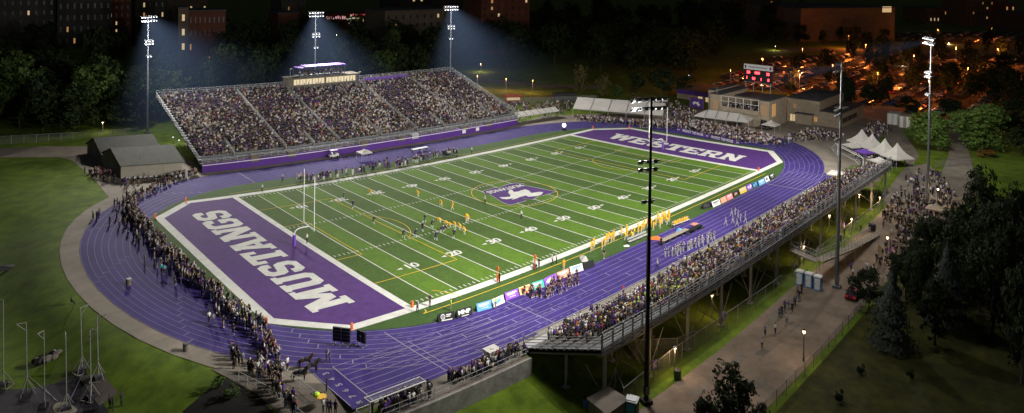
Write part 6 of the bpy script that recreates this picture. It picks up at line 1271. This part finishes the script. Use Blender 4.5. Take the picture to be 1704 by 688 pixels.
# ---- crowds too dense to count
LOW = {k: body(k, 0) for k in ('stand', 'arms', 'hips', 'sit', 'wave', 'walk')}
SK = [(.3, .2, .15)]*4+[(.13, .08, .055), (.4, .29, .23)]; HR = [(.025, .017, .012)]*4+[(.12, .07, .03), (.3, .2, .09)]
def crowd(name, label, L, pal, seed, cat='crowd', pants=None, clump=False, size=1.0):
    """L: (site point, heading, pose)"""
    r = random.Random(seed); VV = []; FI = []; LT = []; CC = []; off = 0
    for p, hd, k in L:
        V, F, C = LOW[k]; v = np.array(V, np.float32); s = r.uniform(.92, 1.07)*size; c, sn = math.cos(hd), math.sin(hd); x = v[:, 0]*c-v[:, 1]*sn; y = v[:, 0]*sn+v[:, 1]*c
        VV.append(np.stack([x*s+p[0], y*s+p[1], v[:, 2]*s+p[2]], 1)); FI += [i+off for f in F for i in f]; LT += [len(f) for f in F]; off += len(V)
        sh = r.choice(pal); nz = noise.noise((p[0]*.09, p[1]*.09, p[2]*.15)) if clump else 0
        if nz > .12 and r.random() < .5: sh = r.choice([BLK, BLK, PUR])
        elif nz < -.2 and r.random() < .4: sh = r.choice([WHT, WHT, TAN, BLK])
        fq = r.uniform(.5, 1.1); sh = tuple(q_*fq for q_ in sh); sk = r.choice(SK); hr = r.choice(HR+[sh, (.5, .5, .5)]); pn = r.choice(pants or [(.02, .02, .026), (.02, .02, .026), (.05, .07, .14), (.3, .24, .16), sk]); cmap = [sh, sh, sk if r.random() < .65 else sh, sk, hr, pn, pn, (.5, .5, .5)]
        CC += [(*cmap[c_], 1) for c_ in C]
    v = np.concatenate(VV); me = bpy.data.meshes.new(name); me.vertices.add(len(v)); me.vertices.foreach_set('co', v.ravel()); me.loops.add(len(FI)); me.loops.foreach_set('vertex_index', FI); me.polygons.add(len(LT)); st = np.concatenate([[0], np.cumsum(LT)[:-1]]).astype(np.int32); me.polygons.foreach_set('loop_start', st)
    me.update(calc_edges=True); a = me.attributes.new('Col', 'FLOAT_COLOR', 'FACE'); a.data.foreach_set('color', np.array(CC, np.float32).ravel()); me.materials.append(M['crowd']); o = ob(name, me); tag(o, label, cat, kind='stuff'); return o
WHT = (.62, .61, .6); BLK = (.02, .02, .025); PUR = (.09, .035, .22); TAN = (.42, .33, .25)
far = [WHT]*7+[BLK]*18+[PUR]*3+[TAN]*2+[(.3, .3, .32), (.5, .45, .42), (.35, .05, .06), (.06, .09, .2), (.55, .4, .3)]
L = []
for k in range(26):
    y = 81+k*dy_far if False else 81+k*(111.9-81)/26; z = plane_far(y)
    if k == 0: continue
    x = .9
    while x < 100.2:
        x += R.uniform(.4, .54)
        if min(abs(x-a) for a in AISLES) < .62 or (k < 6 and min(abs(x-a) for a in (9.5, 31.5, 52, 73, 92)) < .75): continue
        if 38.5 < x < 63 and y > 108.6: continue
        if R.random() < .06+.25*max(0, noise.noise((x*.16, y*.3, 3))-.25): continue
        p = B(x, y+.45+R.uniform(-.1, .1), z-.02); L.append(((p.x, p.y, p.z), bdir(x, y, -math.pi/2)+R.uniform(-.5, .5), R.choice(['sit', 'sit', 'sit', 'sit', 'stand', 'arms'])))
print('far crowd', len(L)); crowd('crowd', 'packed crowd filling the whole far grandstand', L, far, 1, clump=True, size=.9)
L = []; d_ = (NY0-NY1)/NR
for k in range(NR):
    y = NY0-k*d_; z = plane_near(y); x = NX0+.8
    while x < NX1-.5:
        x += R.uniform(.46, .62)
        if R.random() < (.06 if k < 9 else .3) or (k > 7 and x < 12+(k-7)*2.5) or (x < 5+R.uniform(0, 3)): continue
        p = B(x, y-.5, z); L.append(((p.x, p.y, p.z), bdir(x, y, math.pi/2)+R.uniform(-.4, .4), R.choice(['sit', 'sit', 'sit', 'sit', 'stand', 'arms'])))
print('near crowd', len(L)); nearpal = [WHT]*2+[BLK]*14+[PUR]*4+[TAN]*2+[(.6, .4, .05), (.5, .45, .42), (.35, .05, .06), (.05, .08, .2), (.3, .3, .32)]  # mostly black shirts, shade of the turned backs put into the colours
hv = [q_ for q_ in L if 0]; crowd('crowd', 'packed crowd seen from behind in the near grandstand', L, nearpal, 2)
L = []
for i in range(46):
    x = R.uniform(19, 31); k = R.randrange(3, 9); y = NY0-k*d_; p = B(x, y-.45, plane_near(y)+.02); L.append(((p.x, p.y, p.z), math.pi/2+.1, 'sit'))
crowd('crowd', 'cluster in bright yellow green shirts inside the near grandstand crowd', L, [(.5, .75, .05)], 3)
L = [(tuple(B(p.x, p.y, .04)), bdir(p.x, p.y, 0 if t < .75 else -1.2)+R.uniform(-.6, .6), R.choice(['stand', 'arms', 'hips', 'stand'])) for p, t in LINE[nl:]]
crowd('crowd', 'long line of standing spectators curving behind the left end zone up to the sheds', L, [BLK]*9+[PUR]*3+[WHT]*3+[TAN]*2+[(.3, .3, .3)], 4)
L = []
for i in range(34):
    u = R.uniform(384, 470); v = 600+(u-384)*.42+R.uniform(-14, 16); L.append((tuple(at(u, v, .04)), R.uniform(.2, 1.6), R.choice(['stand', 'arms', 'hips'])))
for i in range(26):
    u = R.uniform(448, 492); v = 632+(u-448)*1.15+R.uniform(-10, 14); L.append((tuple(at(u, v, .04)), R.uniform(.2, 1.6), R.choice(['stand', 'arms', 'hips'])))
W_ = [(tuple(B(x, R.uniform(-20.6, -19.2), .04)), 1.4+R.uniform(-.6, .6), R.choice(['stand', 'arms', 'hips', 'sit'])) for x in [R.choice([R.uniform(-20, -12), R.uniform(-8, 2.4)]) for _ in range(64)]]
crowd('crowd', 'closely packed spectators behind the rail on top of the retaining wall', W_, [BLK]*10+[PUR]*4+[WHT]*2+[TAN], 17)
crowd('crowd', 'knot of spectators on the walkway between the bend and the police horses', L, [BLK]*12+[PUR]*2+[WHT]*2, 16)
L = []
for i in range(96):
    t = R.random(); x = 17+(46)*t; y = 61.9+abs(R.gauss(0, 1.7))+ (1 if t > .7 else 0); L.append((tuple(B(x, y, .08)), bdir(x, y, -math.pi/2)+R.uniform(-.7, .7), R.choice(['stand', 'arms', 'hips', 'stand', 'walk'])))
crowd('crowd', 'home players and staff in black and white packed along the far sideline', L, [BLK]*6+[PUR]*4+[WHT]*3, 5, pants=[BLK, BLK, (.1, .05, .2), WHT])
def area(P, n, poses=('stand', 'arms', 'hips', 'stand', 'walk'), z=0.03, hd=None):
    out = []; xs = [p[0] for p in P]; ys = [p[1] for p in P]
    while len(out) < n:
        x, y = R.uniform(min(xs), max(xs)), R.uniform(min(ys), max(ys))
        if inpoly(x, y, P): out.append((tuple(B(x, y, T(x, y)+z)), R.uniform(0, 6.28) if hd is None else bdir(x, y, hd)+R.uniform(-.6, .6), R.choice(poses)))
    return out
crowd('crowd', 'dense crowd lining the far bend of the track below the scoreboard building', area([(120.5, 52), (127.5, 44), (128, 38), (124, 22), (126, 10), (130, 8), (137, 20), (139, 44), (132, 52)], 520, hd=math.pi)+area([(138, 48), (146, 44), (166, 70), (160, 84), (148, 66)], 190), [WHT]*5+[BLK]*5+[PUR]*3+[TAN]*3+[(.4, .06, .06)], 6)
crowd('crowd', 'people under and around the long white shelter', area([(119, 76), (130, 51), (126, 50), (117, 72)], 150, hd=math.pi)+area([(102, 84), (118, 82), (126, 88), (122, 104), (112, 104), (104, 94)], 150)+area([(120, 80), (132, 86), (138, 92), (126, 98)], 70), [WHT]*4+[BLK]*5+[PUR]*3+[TAN]*3, 7)
crowd('crowd', 'people packed on the roof terrace of the scoreboard building', [((v.x, v.y, 4.1), R.uniform(2, 4), R.choice(['stand', 'arms'])) for v in (B(147.3+R.uniform(0, 5.5), 31.5+R.uniform(-6.5, 6.5)) for _ in range(110))], [WHT]*3+[BLK]*6+[PUR]*3, 8)
crowd('crowd', 'queue of people crossing the plaza right of the scoreboard building', area([(124, 9), (127, 6), (143, 0), (150, 4), (146, 10), (132, 9)], 90)+area([(138, -1), (146, -6), (148, 4), (140, 6)], 50)+area([(150, -8), (166, -4), (168, -8), (160, -14), (146, -14)], 90), [WHT]*5+[BLK]*5+[PUR]*3+[TAN]*2, 9)
crowd('crowd', 'people around the white peaked tents', area([(118, -20), (136, -10), (138, -16), (124, -30), (114, -27)], 120)+area([(138, -34), (146, -38), (150, -30), (142, -28)], 6), [WHT]*4+[BLK]*5+[PUR]*3, 10)
crowd('crowd', 'crowd on the grass and road below the far end of the near grandstand', area([(88, -36), (112, -33), (118, -34), (118, -40), (108, -47), (88, -47), (72, -46), (72, -42), (88, -40)], 330)+area([(56, -45), (72, -46), (72, -43), (58, -42)], 28), [WHT]*3+[BLK]*7+[PUR]*2+[TAN]*2, 11)
crowd('crowd', 'small group in red and white beside the front shed', area([(-24.5, 88), (-20.5, 86.5), (-20, 82.5), (-24.5, 83)], 32), [WHT]*3+[(.3, .06, .07)]*3+[BLK], 12)
crowd('crowd', 'loose groups on the concrete between the sheds and the track', area([(-27, 92), (-24, 66), (-20, 71), (-18, 78), (-23, 84)], 12)+area([(-22, 72), (-12, 78), (-8, 79), (-16, 79.5)], 5)+[(tuple(B(*q_, .03)), 0.3, 'stand') for q_ in ((-30.5, 56), (-30, 57.2), (-31, 55.2), (-31.4, 56.5), (-29.4, 52))], [BLK]*5+[WHT]*2+[PUR], 13)
L = [((v.x, v.y, 15.7), -1.7, R.choice(['stand', 'arms'])) for v in (B(R.uniform(43, 57.5), R.uniform(110, 112.6)) for _ in range(34))]+[((v.x, v.y, 12.55), -1.7, R.choice(['stand', 'sit'])) for v in (B(R.uniform(65.5, 81), R.uniform(110.6, 112.5)) for _ in range(30))]
crowd('crowd', 'people on the decks at the top of the far grandstand', L, [BLK]*3+[PUR]*3+[WHT]*2, 14)
# spectators along the wall of the far stand and behind the near fence
crowd('crowd', 'thin row of people along the walkway in front of the near grandstand', area([(10, -19.0), (60, -18.8), (95, -18.8), (95, -20), (10, -20)], 42, hd=1.57), [BLK]*4+[PUR]*3+[WHT]*2, 15)
# ================================================================== LIGHT
wd = bpy.data.worlds.new('World'); S.world = wd; wd.use_nodes = True; nt = wd.node_tree; bg = nt.nodes['Background']
sky = nt.nodes.new('ShaderNodeTexSky'); sky.sky_type = 'NISHITA'; sky.sun_disc = False; sky.sun_elevation = math.radians(3); sky.sun_rotation = math.radians(140)
nt.links.new(sky.outputs['Color'], bg.inputs['Color']); bg.inputs['Strength'].default_value = SKY
sl = bpy.data.lights.new('moon_light', 'SUN'); sl.energy = MOON; sl.angle = math.radians(.5); sl.color = (.75, .85, 1); so = ob('moon_light', sl); so.rotation_euler = (math.radians(50), 0, math.radians(-60))
for i, (t, p, H) in enumerate(MASTS):
    nearm = i >= 3
    for j in range(3):
        if nearm: tx, ty = ((-12, 20), (12, 66), (42, 28)) [j] if i == 3 else (((20, 30), (50, 85), (78, 34))[j] if i == 4 else ((70, 30), (88, 82), (120, 34))[j])
        else: tx, ty = ((-14, 24), (8, 22), (30, 10))[j] if i == 0 else (((26, 16), (50, 10), (74, 16))[j] if i == 1 else ((72, 16), (96, 12), (120, 30))[j])
        ld = bpy.data.lights.new('floodlight', 'SPOT'); ld.energy = POW*(1.0 if not nearm else 1.0); ld.color = (1, .96, .9); ld.spot_size = math.radians(110); ld.spot_blend = 1; ld.shadow_soft_size = 2.0
        z = p.z+H-1.0; src = Vector((p.x, p.y, z)); q_ = B(tx, ty, 0); d = (q_-src); h_ = Vector((d.x, d.y, 0)).normalized(); src = src+h_*1.3
        o = ob('floodlight', ld, None, src); o.rotation_euler = (q_-src).to_track_quat('-Z', 'Y').to_euler()
    for k, tx, ty, f in ((3, -54, 6, 1.1), (1, -54, 66, 1.3), (4, -54, 36, .7), (5, 142, -38, .55), (4, 138, -4, .35), (3, -10, -34, .12)):  # extra spots, added to brighten ground and trees outside the field
        if k != i: continue
        ld = bpy.data.lights.new('floodlight', 'SPOT'); ld.energy = POW*f; ld.color = (1, .95, .86); ld.spot_size = math.radians(60); ld.spot_blend = 1; ld.shadow_soft_size = 2.0; src = Vector((p.x, p.y, p.z+H-1)); q_ = B(tx, ty, 0); h_ = q_-src; h_.z = 0; src += h_.normalized()*3; o = ob('floodlight', ld, None, src); o.rotation_euler = (q_-src).to_track_quat('-Z', 'Y').to_euler()
    ld = bpy.data.lights.new('spill_fill', 'POINT'); ld.energy = POW*(SPN*(1.7 if i == 3 else (1.9 if i == 5 else 1)) if nearm else SPF*(.9 if i == 0 else .4)); ld.color = (1, .95, .88); ld.shadow_soft_size = .8; q_ = B(50, 30) - p; q_.z = 0; q_.normalize(); ob('spill_fill', ld, None, Vector((p.x, p.y, p.z+H-5))+q_*7)  # unseen fill hung in mid-air off the pole, added for lamp spill
# haze cones under the mast lamps, their glow put in as emission
def haze(label, apex, tgt, L, r1, dens):
    m = bpy.data.materials.get('haze%.3f' % dens) or None
    if m is None:
        m = bpy.data.materials.new('haze%.3f' % dens); m.use_nodes = True; N = m.node_tree.nodes; K = m.node_tree.links; N.remove(N['Principled BSDF'])
        e = N.new('ShaderNodeEmission'); e.inputs['Color'].default_value = (.42, .6, 1, 1); tc = N.new('ShaderNodeTexCoord'); sp = N.new('ShaderNodeSeparateXYZ'); K.new(tc.outputs['Object'], sp.inputs[0])
        # along the beam x 0..1, radius relative to the cone
        ln = N.new('ShaderNodeVectorMath'); ln.operation = 'LENGTH'; cb = N.new('ShaderNodeCombineXYZ'); K.new(sp.outputs['Y'], cb.inputs['Y']); K.new(sp.outputs['Z'], cb.inputs['Z']); K.new(cb.outputs[0], ln.inputs[0])
        dv = N.new('ShaderNodeMath'); dv.operation = 'DIVIDE'; K.new(ln.outputs['Value'], dv.inputs[0]); ad = N.new('ShaderNodeMath'); ad.operation = 'ADD'; ad.inputs[1].default_value = .03; K.new(sp.outputs['X'], ad.inputs[0]); K.new(ad.outputs[0], dv.inputs[1])
        mr = N.new('ShaderNodeMapRange'); mr.interpolation_type = 'SMOOTHSTEP'; mr.inputs['From Min'].default_value = 1.0; mr.inputs['From Max'].default_value = .1; K.new(dv.outputs[0], mr.inputs['Value'])
        ml = N.new('ShaderNodeMapRange'); ml.interpolation_type = 'SMOOTHSTEP'; ml.inputs['From Min'].default_value = 1.0; ml.inputs['From Max'].default_value = .0; K.new(sp.outputs['X'], ml.inputs['Value'])
        a = N.new('ShaderNodeMath'); a.operation = 'MULTIPLY'; K.new(mr.outputs[0], a.inputs[0]); K.new(ml.outputs[0], a.inputs[1]); b = N.new('ShaderNodeMath'); b.operation = 'MULTIPLY'; b.inputs[1].default_value = dens; K.new(a.outputs[0], b.inputs[0])
        c = N.new('ShaderNodeMath'); c.operation = 'DIVIDE'; K.new(b.outputs[0], c.inputs[0]); K.new(ad.outputs[0], c.inputs[1])
        K.new(c.outputs[0], e.inputs['Strength']); K.new(e.outputs[0], N['Material Output'].inputs['Volume'])
    n = 20; mb = MB(); vs = []
    for x, r in ((0, .03), (1, 1.03)):
        for k in range(n): vs.append((x, r*math.cos(6.283*k/n), r*math.sin(6.283*k/n)))
    mb.add(vs, [(k, (k+1) % n, n+(k+1) % n, n+k) for k in range(n)]+[tuple(range(n-1, -1, -1)), tuple(range(n, 2*n))])
    o = mb.build('light_haze', [m], None, apex); o.scale = (L, r1, r1); o.rotation_euler = (tgt-apex).to_track_quat('X', 'Z').to_euler(); tag(o, label, 'haze', kind='stuff'); return o
if HAZE:
    for i, l in ((0, 'bluish haze glowing under the leftmost lit mast'), (1, 'bluish haze glowing under the mast behind the press box'), (2, 'bluish haze glowing under the mast at the top corner of the far grandstand')):
        t, p, H = MASTS[i]; ap = Vector((p.x, p.y, p.z+H-.6)); back = Vector((MID.x-p.x, MID.y-p.y, 0)).normalized()
        haze(l, ap, ap+Vector((back.x*10+RT.x*(12 if i != 1 else 4), back.y*10+RT.y*(12 if i != 1 else 4), -30)), 50, 48, HAZE)
    for i, l in ((4, 'bluish beam of light left of the mast beside the toilets'), (5, 'bluish beam of light left of the rightmost mast')):
        t, p, H = MASTS[i]; ap = Vector((p.x, p.y, p.z+H-.9)); q_ = B(60 if i == 4 else 80, 40, 12); haze(l, ap, q_, 20, 5, HAZE*1.7)
S.view_settings.view_transform = 'Standard'; S.view_settings.look = 'None'; S.view_settings.exposure = 0; S.view_settings.gamma = 1
S.render.engine = 'CYCLES'; cy = S.cycles; cy.use_denoising = True
try: cy.denoiser = 'OPENIMAGEDENOISE'
except Exception: pass
cy.max_bounces = 4; cy.diffuse_bounces = 2; cy.glossy_bounces = 2; cy.transparent_max_bounces = 12; cy.volume_bounces = 0; cy.sample_clamp_indirect = 3; cy.caustics_reflective = False; cy.caustics_refractive = False; cy.use_light_tree = True
cy.volume_step_rate = 4; cy.volume_max_steps = 24
